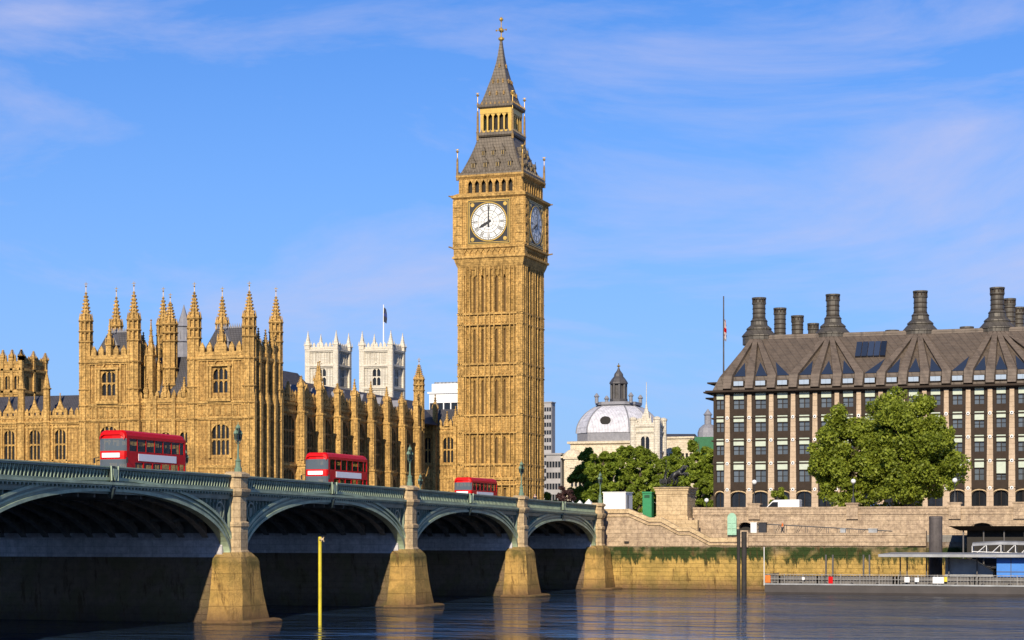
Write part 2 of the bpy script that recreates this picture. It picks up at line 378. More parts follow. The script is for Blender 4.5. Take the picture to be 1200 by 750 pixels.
EAST = ((1, 0), (0, -1)); NORTH = ((0, 1), (1, 0))
def gwin(parent, O, D, u0, u1, z0, z1, lights=3, depth=.35, pointed=True, trans=1, gmat='glass', smat='goldp', bar=.19, n=0, sub=True):
    """gothic window: recessed pane (part) and its stone tracery (sub-part)"""
    U, N = D
    p = MB().frame(O, U, N)
    k = lights
    for i in range(k):
        for j in range(trans+1):
            a = u0+(u1-u0)*i/k; b = u0+(u1-u0)*(i+1)/k; c = z0+(z1-z0)*j/(trans+1); d = z0+(z1-z0)*(j+1)/(trans+1)
            p.flat([(a, n-depth, c), (b, n-depth, c), (b, n-depth, d), (a, n-depth, d)])
    wo = p.build('window', gmat, parent, fix=False)
    t = MB().frame(O, U, N); f = n-depth
    for i in range(1, k):
        a = u0+(u1-u0)*i/k; t.box(a-bar/2, a+bar/2, f+.02, n-.12, z0, z1)
    for j in range(1, trans+1):
        c = z0+(z1-z0)*j/(trans+1); t.box(u0, u1, f+.03, n-.14, c-bar*.6, c+bar*.6)
    lw = (u1-u0)/k
    for i in range(k):                                  # light heads: little spandrels
        for j in range(trans+1):
            a = u0+lw*i; b = a+lw; d = z0+(z1-z0)*(j+1)/(trans+1); h = lw*.55
            for q0, q1 in ((a, a+lw*.5), (b, b-lw*.5)):
                t.loft([[(q0, y, d-h), (q0, y, d), (q1, y, d)] for y in (f+.04, n-.16)])
    if pointed:
        wd = (u1-u0); h = wd*.42
        for s0, s1 in ((u0, u0+wd/2), (u1, u1-wd/2)):
            m = (s0+(s1-s0)*.25, z1-h*.42)
            t.loft([[(s0, y, z1-h), (s0, y, z1), (s1, y, z1), (m[0]+(s1-s0)*.2, y, z1-h*.16), (m[0]-(s1-s0)*.12, y, z1-h*.5)] for y in (f+.05, n-.02)])
    t.build('tracery', smat, wo)
    return wo
def crest(b, u0, u1, z, h=.8, step=.9, n0=-.25, n1=.12, peak=True):
    """pierced gothic parapet: band, merlons with little gablets"""
    b.box(u0, u1, n0, n1, z, z+h*.35)
    k = max(1, round((u1-u0)/step)); st = (u1-u0)/k
    for i in range(k):
        a = u0+st*(i+.18); c = u0+st*(i+.82)
        b.box(a, c, n0+.04, n1-.04, z+h*.35, z+h*.8)
        if peak: b.cone4(a, c, n0+.04, n1-.04, z+h*.8, z+h*1.25)
def string(b, u0, u1, z, out=.2, h=.3):
    b.box(u0, u1, -.1, out, z, z+h); b.box(u0, u1, -.1, out*.55, z-h*.6, z)
def turret(parent, x, y, z0, z1, ztop, r=.95, mat='goldp', name='turret', rings=(), fin=True, crock=True, n=8):
    """octagonal turret: shaft to z1, open stage, crocketed spirelet to ztop, gilded finial"""
    b = MB(); hs = ztop-z1; zs = z1+hs*.38
    b.lathe(x, y, [(r, z0), (r, z1)], n)
    for i in range(n):                                   # angle ribs up the shaft
        a = 2*math.pi*(i+.5)/n; c, s_ = math.cos(a)*r*1.08, math.sin(a)*r*1.08
        b.box(x+c-.09*r-.03, x+c+.09*r+.03, y+s_-.09*r-.03, y+s_+.09*r+.03, z0, zs)
    for zr in tuple(rings)+(z1, z1+hs*.19, zs): b.lathe(x, y, [(r*1.0, zr-.22), (r*1.28, zr), (r*1.28, zr+.14), (r*.95, zr+.24)], n)
    b.lathe(x, y, [(r*.72, z1+.2), (r*.72, zs)], n)
    for i in range(n):
        a = 2*math.pi*(i+.5)/n; b.cone4(x+math.cos(a)*r*1.1-.16*r, x+math.cos(a)*r*1.1+.16*r, y+math.sin(a)*r*1.1-.16*r, y+math.sin(a)*r*1.1+.16*r, zs+.1, zs+hs*.16)
    b.lathe(x, y, [(r*.86, zs+.1), (r*.52, zs+hs*.2), (r*.2, zs+hs*.45), (.07, ztop-.1*hs)], n)
    if crock:
        for k in range(7):
            f = k/7; zz = zs+.3+f*(hs*.46); rr = r*(.84-.72*f)*1.06; q = .11*r+.03
            for i in range(0, n):
                a = 2*math.pi*(i+.5)/n; b.box(x+math.cos(a)*rr-q, x+math.cos(a)*rr+q, y+math.sin(a)*rr-q, y+math.sin(a)*rr+q, zz, zz+q*2)
    zc = ztop-.1*hs
    b.lathe(x, y, [(.04, zc-.35), (.26*min(1, r), zc-.15), (.05, zc+.1)], 6)
    o = b.build(name, mat, parent)
    if fin:
        g = MB(); g.lathe(x, y, [(.035, zc), (.035, ztop+.3)], 5); g.lathe(x, y, [(.03, ztop-.05), (.14, ztop+.1), (.03, ztop+.25)], 6); g.box(x-.3, x+.3, y-.03, y+.03, ztop+.42, ztop+.5); g.box(x-.03, x+.03, y-.03, y+.03, ztop+.3, ztop+.75)
        g.build('finial', 'goldleaf', o)
    return o
def pinnacle(b, x, y, z0, z1, ztop, w=.35):
    b.box(x-w, x+w, y-w, y+w, z0, z1)
    b.box(x-w*1.25, x+w*1.25, y-w*1.25, y+w*1.25, z1-.1, z1+.12)
    for sx in (-1, 1):
        for sy in (-1, 1): b.cone4(x+sx*w-.12, x+sx*w+.12, y+sy*w-.12, y+sy*w+.12, z1+.12, z1+.12+(ztop-z1)*.3)
    b.lathe(x, y, [(w*.85, z1+.1), (w*.35, z1+(ztop-z1)*.55), (.04, ztop)], 4)
    for k in range(5):
        f = k/5; rr = w*(.85-.75*f); zz = z1+.2+(ztop-z1)*.8*f
        for sx in (-1, 1):
            for sy in (-1, 1): b.box(x+sx*rr-.07, x+sx*rr+.07, y+sy*rr-.07, y+sy*rr+.07, zz, zz+.14)
    b.lathe(x, y, [(.04, ztop-.3), (.16, ztop-.15), (.04, ztop)], 5)
# ================================================================== SETTING
def sheet_obj(name, x0, x1, y0, y1, z, mat, kind='structure'):
    b = MB(); b.flat([(x0, y0, z), (x1, y0, z), (x1, y1, z), (x0, y1, z)]); return b.build(name, mat, org=(0, 0, 0), kind=kind, fix=False)
sheet_obj('river', -3000, 3000, -400, 300, 0, 'water')
b = MB(); b.box(-3000, 3000, -400, 300, -4.5, -4); b.build('river_bed', 'earth', org=(0, 0, 0), kind='structure')
sheet_obj('ground', -6000, 6000, 262, 9000, 9.0, 'earth')
b = MB(); b.box(-97, 300, 276, 292, 9.02, 9.06); b.build('embankment_road', 'asphalt', org=(0, 276, 9), kind='structure')
b = MB(); b.box(-97, 300, 262, 276, 9.02, 9.18); b.box(-97, 300, 292, 349, 9.02, 9.18); b.build('pavement', 'pave', org=(0, 262, 9), kind='structure')

# ================================================================== CLOCK TOWER
CX, CY, H = -123.0, 349.1, 6.28
def tz(py): return EYE+(626-py)/6.42
def tzc(py, off=1.5): return EYE+(626-py)/F*dep(CX, CY-off)
clock = thing('clock_tower', (CX, CY, 9), 'tall golden gothic clock tower with white dials and an iron spire', 'clock tower')
ZB, ZS = 9.0, tz(312)
faces = [((CX-H, CY-H), *EAST), ((CX+H, CY-H), *NORTH), ((CX+H, CY+H), (-1, 0), (0, 1)), ((CX-H, CY+H), (0, -1), (-1, 0))]
bands = [(tz(568), tz(562)), (tz(560), tz(545)), (tz(507), tz(487)), (tz(440), tz(427)), (tz(380), tz(368))]
stor = [(tz(545), tz(507)), (tz(487), tz(440)), (tz(427), tz(380)), (tz(368), tz(318))]
slit_u = [3.2, 4.75, 7.45, 9.0]
W = 2*H
b = MB(); g = MB(); dk = MB()
for O, U, N in faces:
    b.frame(O, U, N); g.frame(O, U, N); dk.frame(O, U, N)
    ops = []
    for (z0, z1) in stor:
        for u in slit_u: ops.append((u-.22, u+.22, z0+.3, z1-.6))
    for u in slit_u: ops.append((u-.24, u+.24, 20.2-8.8, tz(568)-.6))
    b.sheet(0, W, ZB, ZS, ops, .5, n=-.45)
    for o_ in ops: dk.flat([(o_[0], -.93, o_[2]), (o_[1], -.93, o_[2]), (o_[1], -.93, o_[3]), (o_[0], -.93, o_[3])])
    # corner buttresses and upright mouldings
    for a, c, n in ((.005, 1.25, 0), (W-1.25, W-.005, 0), (1.45, 1.75, -.2), (W-1.75, W-1.45, -.2), (5.9, 6.3, -.12), (3.84, 4.1, -.22), (W-4.1, W-3.84, -.22), (2.3, 2.5, -.28), (W-2.5, W-2.3, -.28), (5.35, 5.5, -.3), (6.7, 6.85, -.3), (9.9-.1, 9.9+.06, -.3)):
        g.box(a, c, -.6, n, ZB, ZS)
    for a in (.42, .83, W-.42, W-.83): g.box(a-.07, a+.07, 0, .12, ZB, ZS)
    for a in (1.6, 2.4, 3.97, 5.42, 6.28, 7.14, 8.59, 10.16, 10.96): g.box(a-.085, a+.085, -.5, .17, ZB, ZS)
    for (z0, z1) in stor:                              # arched heads, mid transoms and small panels of each storey
        for u in slit_u:
            for s_ in (-1, 1): g.loft([[(u+s_*.22, n, z1-1.05), (u+s_*.22, n, z1-.6), (u, n, z1-.6)] for n in (-.92, -.5)])
            g.box(u-.42, u-.3, -.5, -.3, z0, z1-.3); g.box(u+.3, u+.42, -.5, -.3, z0, z1-.3)
        for k in range(1, 3):
            zz = z0+(z1-z0)*k/3
            for a, c in ((1.75, 2.3), (W-2.3, W-1.75), (5.5, 5.9), (6.3, 6.7)): g.box(a, c, -.5, -.33, zz-.1, zz+.1)
            for a, c in ((0, 1.25), (W-1.25, W)): g.box(a, c, -.02, .07, zz-.1, zz+.1)
    for (z0, z1) in bands:                             # carved bands between the storeys
        g.box(-.1, W+.1, -.5, .12, z0-.16, z0+.08); g.box(-.1, W+.1, -.5, .12, z1-.08, z1+.16)
        g.box(-.04, W+.04, -.5, .04, z1+.16, z1+.3); g.box(.2, W-.2, -.5, -.3, z0, z1)
        k = 14
        for i in range(k):
            u = 1.4+(W-2.8)*(i+.5)/k; g.box(u-.2, u+.2, -.32, -.14, z0+.3, z1-.3); g.cone4(u-.2, u+.2, -.3, -.12, z1-.5, z1-.12)
        for a, c in ((.1, .55), (.7, 1.15), (W-.55, W-.1), (W-1.15, W-.7)): g.box(a, c, 0, .09, z0+.3, z1-.3)
b.frame(); g.frame(); dk.frame()
b.lathe(CX, CY, [(H-1.1, ZB), (H-1.1, ZS)], 4)
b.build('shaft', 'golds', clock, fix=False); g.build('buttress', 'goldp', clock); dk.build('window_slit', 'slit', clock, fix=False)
# corbelling and clock stage
b = MB(); HS = 6.8
zc0, zc1, zc2 = ZS, tz(303), tz(292)
b.lathe(CX, CY, [(H-.3, zc0-.6), (H+.05, zc0), (H+.35, zc1-.6), (HS, zc1), (HS+.25, zc1+.1), (HS+.25, zc1+.45), (HS, zc1+.6), (HS-.35, zc1+.6), (HS-.35, zc2), (HS, zc2+.05), (HS+.22, zc2+.2), (HS+.22, zc2+.5), (HS-.15, zc2+.6), (HS-.15, tz(233))], 4)
ztop = tz(233)
for O, U, N in [((CX-HS, CY-HS), *EAST), ((CX+HS, CY-HS), *NORTH), ((CX+HS, CY+HS), (-1, 0), (0, 1)), ((CX-HS, CY+HS), (0, -1), (-1, 0))]:
    b.frame(O, U, N); w2 = 2*HS
    for i in range(9):                                 # blind arches under the clock stage
        u = 1.9+(w2-3.8)*(i+.5)/9; d = (w2-3.8)/9
        b.box(u-d*.5-.1, u-d*.5+.1, -.36, -.05, zc1+.5, zc2)
        for s_ in (-1, 1): b.loft([[(u+s_*d*.5, n, zc2-.75), (u+s_*d*.5, n, zc2), (u, n, zc2)] for n in (-.35, -.1)])
        b.box(u-d*.5-.12, u-d*.5+.12, -1.0, -.55, zc0-1.6, zc0+.9)
        b.loft([[(u-d*.5, n, zc0-.3), (u-d*.5, n, zc0+.8), (u, n, zc0+.8)] for n in (-1.1, -.62)]); b.loft([[(u+d*.5, n, zc0-.3), (u+d*.5, n, zc0+.8), (u, n, zc0+.8)] for n in (-1.1, -.62)])
    for a, c in ((0, 1.75), (w2-1.75, w2)):             # corner piers beside the dial
        b.box(a, c, -.6, .05, zc1+.45, ztop)
        for k in range(5):
            zz = zc2+.8+(ztop-zc2-.8)*k/5; b.box(a+.15, c-.15, .05, .16, zz+.15, zz+(ztop-zc2)/5-.35)
            b.box(a+.5, c-.5, .16, .24, zz+.3, zz+(ztop-zc2)/5-.5)
        for q in (a+.02, c-.16): b.box(q, q+.14, .05, .24, zc2+.5, ztop)
    b.box(1.75, 2.6, -.4, -.02, zc2+.5, ztop); b.box(w2-2.6, w2-1.75, -.4, -.02, zc2+.5, ztop)
    for u in (2.0, 2.35, w2-2.0, w2-2.35): b.box(u-.07, u+.07, -.02, .1, zc2+.5, ztop)
    b.box(2.6, w2-2.6, -.2, -.02, ztop-.5, ztop); b.box(2.6, w2-2.6, -.2, -.02, zc2+.5, zc2+.8)
b.frame()
b.lathe(CX, CY, [(HS, ztop), (HS+.45, ztop+.35), (HS+.5, ztop+.75), (HS+.1, ztop+.85), (HS-.5, ztop+1.2)], 4)
b.build('clock_stage', 'goldp', clock)
# gargoyle-like corner brackets
for sx in (-1, 1):
    for sy in (-1, 1):
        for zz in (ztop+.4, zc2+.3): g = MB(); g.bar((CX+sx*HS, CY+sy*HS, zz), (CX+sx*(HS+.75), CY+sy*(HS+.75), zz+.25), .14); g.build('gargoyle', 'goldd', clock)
def dial(O, U, N, name_label):
    cz = tz(260.5); r = 3.4; wd = 2*HS; cu = wd/2
    f = MB().frame(O, U, N)
    f.mat(0); q = 3.85
    f.box(cu-q-.25, cu+q+.25, -.2, .0, cz-q-.25, cz+q+.25)
    f.mat(1)
    for a in (q+.17, q-.12):
        for s_ in (-1, 1): f.box(cu-a-.06, cu+a+.06, 0, .07, cz+s_*a-.06, cz+s_*a+.06); f.box(cu+s_*a-.06, cu+s_*a+.06, 0, .07, cz-a, cz+a)
    n = 48
    def ring(r0, r1, y0, y1): f.loft([[(cu+rr*math.cos(2*math.pi*i/n), y, cz+rr*math.sin(2*math.pi*i/n)) for i in range(n)] for rr, y in ((r1, y0), (r1, y1), (r0, y1), (r0, y0))], caps=False)
    ring(r, r+.17, 0, .14)
    for sx in (-1, 1):
        for sz in (-1, 1):
            c = (cu+sx*3.15, .02, cz+sz*3.15)
            f.loft([[(c[0]+.38*math.cos(t), y, c[2]+.38*math.sin(t)) for t in np.linspace(0, 2*math.pi, 9)[:-1]] for y in (0, .09)])
    fr = f.build('dial_frame', ['black', 'goldleaf'], clock)
    d = MB().frame(O, U, N)
    d.loft([[(cu+r*math.cos(2*math.pi*i/n), y, cz+r*math.sin(2*math.pi*i/n)) for i in range(n)] for y in (-.15, .06)])
    do = d.build('clock_dial', 'dial', clock)
    m = MB().frame(O, U, N); y0, y1 = .065, .085
    def band(r0, r1):
        for i in range(n):
            a0, a1 = 2*math.pi*i/n, 2*math.pi*(i+1)/n
            m.add([(cu+rr*math.cos(a), y1, cz+rr*math.sin(a)) for rr, a in ((r0, a0), (r1, a0), (r1, a1), (r0, a1))], [(0, 1, 2, 3)])
    band(3.28, 3.4); band(2.93, 3.0); band(2.02, 2.1); band(.85, .92); band(1.45, 1.49)
    def stroke(ang, ra, rb, off, wdt, skew=0.0):
        # clockwise angle from the top; off = sideways shift; skew tilts the stroke
        s_, c_ = math.sin(ang), math.cos(ang)
        P = lambda rr, o: (cu+rr*s_+o*c_, y1+.004, cz+rr*c_-o*s_)
        m.add([P(ra, off-wdt-skew), P(ra, off+wdt-skew), P(rb, off+wdt+skew), P(rb, off-wdt+skew)], [(0, 1, 2, 3)])
    NUM = ['XII', 'I', 'II', 'III', 'IIII', 'V', 'VI', 'VII', 'VIII', 'IX', 'X', 'XI']
    WD = {'I': .16, 'V': .3, 'X': .3}
    for h, t in enumerate(NUM):
        tot = sum(WD[c] for c in t); x = -tot/2; a = 2*math.pi*h/12
        for c in t:
            xc = x+WD[c]/2; x += WD[c]
            if c == 'I': stroke(a, 2.18, 2.88, xc, .045)
            elif c == 'V': stroke(a, 2.18, 2.88, xc-.055, .05, -.055); stroke(a, 2.18, 2.88, xc+.055, .025, .055)
            else: stroke(a, 2.18, 2.88, xc, .05, -.1); stroke(a, 2.18, 2.88, xc, .025, .1)
        stroke(a, .92, 2.02, 0, .022)
    for i in range(60): stroke(2*math.pi*i/60, 3.02, 3.26, 0, .03 if i % 5 else .06)
    m.build('numerals', 'black', do, fix=False)
    def hand(name, ang, ln, w0, w1, y, tail):
        h_ = MB().frame(O, U, N); s_, c_ = math.sin(ang), math.cos(ang)
        P = lambda rr, o, yy: (cu+rr*s_+o*c_, yy, cz+rr*c_-o*s_)
        pts = [(-tail, -w0*1.3), (-tail, w0*1.3), (0, w0), (ln*.7, w1 if name == 'minute_hand' else w0*1.5), (ln, .02), (ln*.7, -(w1 if name == 'minute_hand' else w0*1.5))]
        h_.loft([[P(rr, o, yy) for rr, o in pts] for yy in (y, y+.05)])
        h_.build(name, 'black', do)
    hand('hour_hand', math.radians(240), 2.1, .16, .1, .16, .5)
    hand('minute_hand', 0, 3.2, .13, .08, .24, .9)
for O, U, N in [((CX-HS, CY-HS), *EAST), ((CX+HS, CY-HS), *NORTH)]: dial(O, U, N, '')
# belfry
b = MB(); HB = 6.05; zb0, zb1 = ztop+1.0, tz(206)
for O, U, N in [((CX-HB, CY-HB), *EAST), ((CX+HB, CY-HB), *NORTH), ((CX+HB, CY+HB), (-1, 0), (0, 1)), ((CX-HB, CY+HB), (0, -1), (-1, 0))]:
    b.frame(O, U, N); w2 = 2*HB; ops = []
    for i in range(7):
        d = (w2-3.0)/7; u = 1.5+d*(i+.5); ops.append((u-d*.33, u+d*.33, zb0+.1, zb1-.6))
        for s_ in (-1, 1): b.loft([[(u+s_*d*.33, n, zb1-1.3), (u+s_*d*.33, n, zb1-.6), (u, n, zb1-.6)] for n in (-.3, .02)])
        b.box(u-d*.5-.1, u-d*.5+.1, 0, .16, zb0, zb1-.5)
    b.box(w2-1.6, w2-1.4, 0, .16, zb0, zb1-.5)
    b.sheet(0, w2, zb0, zb1, ops, .6)
    for a in (.15, .55, .95): b.box(a, a+.16, 0, .12, zb0, zb1-.4); b.box(w2-a-.16, w2-a, 0, .12, zb0, zb1-.4)
b.frame()
b.lathe(CX, CY, [(HB+.1, zb1-.4), (HB+.5, zb1), (HB+.5, zb1+.3), (HB-.2, zb1+.5)], 4)
b.build('belfry', 'goldp', clock)
b = MB(); b.lathe(CX, CY, [(HB-.9, zb0), (HB-.9, zb1)], 4); b.build('belfry_core', 'dark', clock)  # plain near-black box painted as the dark behind the openings
# lower iron roof with dormers
zr0, zr1 = zb1+.3, tzc(161, 3.35); R0, R1 = 5.95, 3.35
b = MB(); prof = []
for k in range(9):
    t = k/8; prof.append((R1+(R0-R1)*(1-t)**1.25, zr0+(zr1-zr0)*t))
b.lathe(CX, CY, [(R0+.5, zr0), (R0+.5, zr0+.4), (R0+.05, zr0+.45)]+prof[1:]+[(R1, zr1+.01)], 4)
ro = b.build('lower_roof', 'castroof', clock)
g = MB()
for k in range(13):                                     # eaves cresting
    for s_ in (-1, 1):
        u = -R0-.3+(2*R0+.6)*k/12
        for x_, y_ in ((CX+u, CY+s_*(R0+.42)), (CX+s_*(R0+.42), CY+u)): g.cone4(x_-.22, x_+.22, y_-.1, y_+.1, zr0+.4, zr0+1.0)
for sx in (-1, 1):
    for sy in (-1, 1):
        for k in range(8): g.bar((CX+sx*(prof[k][0]), CY+sy*prof[k][0], prof[k][1]), (CX+sx*prof[k+1][0], CY+sy*prof[k+1][0], prof[k+1][1]), .13)
g.build('cresting', 'castroof', ro)
for row, (t, nn, sz) in enumerate(((.2, 4, .42), (.52, 3, .34))):
    rr = R1+(R0-R1)*(1-t)**1.25; zz = zr0+(zr1-zr0)*t
    for O, U, N in [((CX, CY-rr), *EAST), ((CX+rr, CY), *NORTH)]:
        for i in range(nn):
            u = (i-(nn-1)/2)*(2.35 if row == 0 else 1.9)
            d = MB().frame(O, U, N); d.box(u-sz, u+sz, -1.0, .18, zz-.1, zz+.85); d.loft([[(u-sz*1.25, n, zz+.85), (u+sz*1.25, n, zz+.85), (u, n, zz+1.7)] for n in (-1.2, .26)])
            dd = d.build('dormer', 'castroof', clock)
            d = MB().frame(O, U, N); d.box(u-sz*.55, u+sz*.55, .16, .2, zz+.05, zz+.75); d.bar((u, .2, zz+1.6), (u, .2, zz+2.1), .05)
            d.mat(1).box(u-sz*.55, u-sz*.4, .2, .23, zz+.05, zz+.8).box(u+sz*.4, u+sz*.55, .2, .23, zz+.05, zz+.8)
            d.build('dormer_pane', ['dark', 'goldleaf'], dd)  # dark dormer glass with gilt edges
# lantern
b = MB(); HL = 3.05; zl0, zl1 = tzc(160), tzc(127)
b.lathe(CX, CY, [(R1+.05, zl0-.3), (HL+.55, zl0), (HL+.55, zl0+.5), (HL+.1, zl0+.5)], 4)
for k in range(9):
    for s_ in (-1, 1):
        u = -HL-.4+(2*HL+.8)*k/8
        for x_, y_ in ((CX+u, CY+s_*(HL+.48)), (CX+s_*(HL+.48), CY+u)): b.cone4(x_-.2, x_+.2, y_-.08, y_+.08, zl0+.5, zl0+1.1)
b.build('lantern_balcony', 'castroof', clock)
b = MB(); c = MB()
for O, U, N in [((CX-HL, CY-HL), *EAST), ((CX+HL, CY-HL), *NORTH), ((CX+HL, CY+HL), (-1, 0), (0, 1)), ((CX-HL, CY+HL), (0, -1), (-1, 0))]:
    b.frame(O, U, N); w2 = 2*HL
    for i in range(6):
        u = .35+(w2-.7)*i/5; b.box(u-.14-(.16 if i in (0, 5) else 0), u+.14+(.16 if i in (0, 5) else 0), -.4, 0, zl0+.5, zl1-.2)
    b.box(0, w2, -.4, .05, zl1-1.2, zl1-.1); b.box(0, w2, -.4, .03, zl0+.4, zl0+.9)
    for i in range(5):
        u0 = .35+(w2-.7)*i/5; u1 = .35+(w2-.7)*(i+1)/5; um = (u0+u1)/2
        for q in (u0, u1): b.loft([[(q, n, zl1-1.9), (q, n, zl1-1.2), (um, n, zl1-1.2)] for n in (-.35, -.05)])
b.frame(); b.build('lantern', 'goldleaf', clock)
c.lathe(CX, CY, [(HL-.9, zl0+.3), (HL-.9, zl1)], 4); c.build('lantern_core', 'dark', clock)
# spire
b = MB()
b.lathe(CX, CY, [(HL+.1, zl1-.25), (HL+.45, zl1), (HL+.5, zl1+.45), (HL+.05, zl1+.6), (2.75, tzc(118)), (2.3, tzc(109)), (1.9, tzc(100)), (1.42, tzc(90)), (1.12, tzc(82)), (.78, tzc(73)), (.52, tzc(63)), (.3, tzc(52)), (.2, tzc(46))], 4)
so = b.build('spire', 'castroof', clock)
g = MB()
for k in range(9):
    for s_ in (-1, 1):
        u = -HL-.3+(2*HL+.6)*k/8
        for x_, y_ in ((CX+u, CY+s_*(HL+.42)), (CX+s_*(HL+.42), CY+u)): g.cone4(x_-.18, x_+.18, y_-.08, y_+.08, zl1+.45, zl1+1.0)
for (py, r_) in ((112, 2.5), (97, 1.75), (78, .98)):
    zz = tzc(py)
    for i in (-1, 0, 1) if r_ > 1 else (0,):
        for x_, y_ in ((CX+i*r_*.55, CY-r_), (CX+r_, CY+i*r_*.55)): g.box(x_-.15, x_+.15, y_-.15, y_+.15, zz-.1, zz+.35); g.cone4(x_-.2, x_+.2, y_-.2, y_+.2, zz+.35, zz+.8)
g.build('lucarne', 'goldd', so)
g = MB()
g.lathe(CX, CY, [(.2, tzc(46)), (.5, tzc(44.5)), (.55, tzc(42.5)), (.2, tzc(41))], 10); g.lathe(CX, CY, [(.1, tzc(42)), (.07, tzc(24))], 6)
g.lathe(CX, CY, [(.07, tzc(36.5)), (.42, tzc(34)), (.42, tzc(32)), (.07, tzc(29.5))], 8)
for a in range(4):
    c_, s_ = math.cos(a*math.pi/2), math.sin(a*math.pi/2); g.bar((CX, CY, tzc(33)), (CX+c_*.95, CY+s_*.95, tzc(33)), .07); g.lathe(CX+c_*.95, CY+s_*.95, [(.03, tzc(34.4)), (.16, tzc(33)), (.03, tzc(31.6))], 6)
g.lathe(CX, CY, [(.05, tzc(25)), (.12, tzc(23)), (.36, tzc(21)), (.3, tzc(19.4)), (.03, tzc(17.5))], 8)
g.build('finial', 'goldleaf', so)
for (hh, zb_, zt_, z2) in ((HB+.25, tzc(205), tzc(190), tzc(178)), (HL+.35, zl0+.6, zl1-1, tzc(110))):
    for sx in (-1, 1):
        for sy in (-1, 1):
            x_, y_ = CX+sx*hh, CY+sy*hh; g = MB()
            g.mat(0).lathe(x_, y_, [(.22, zb_-1.5), (.16, zt_), (.05, zt_+.4)], 6); g.mat(1).lathe(x_, y_, [(.05, zt_), (.04, z2)], 5).lathe(x_, y_, [(.03, z2-.75), (.28, z2-.45), (.03, z2-.15)], 6).box(x_-.3, x_+.3, y_-.03, y_+.03, z2-.1, z2)
            g.build('pinnacle', ['goldd', 'goldleaf'], clock)

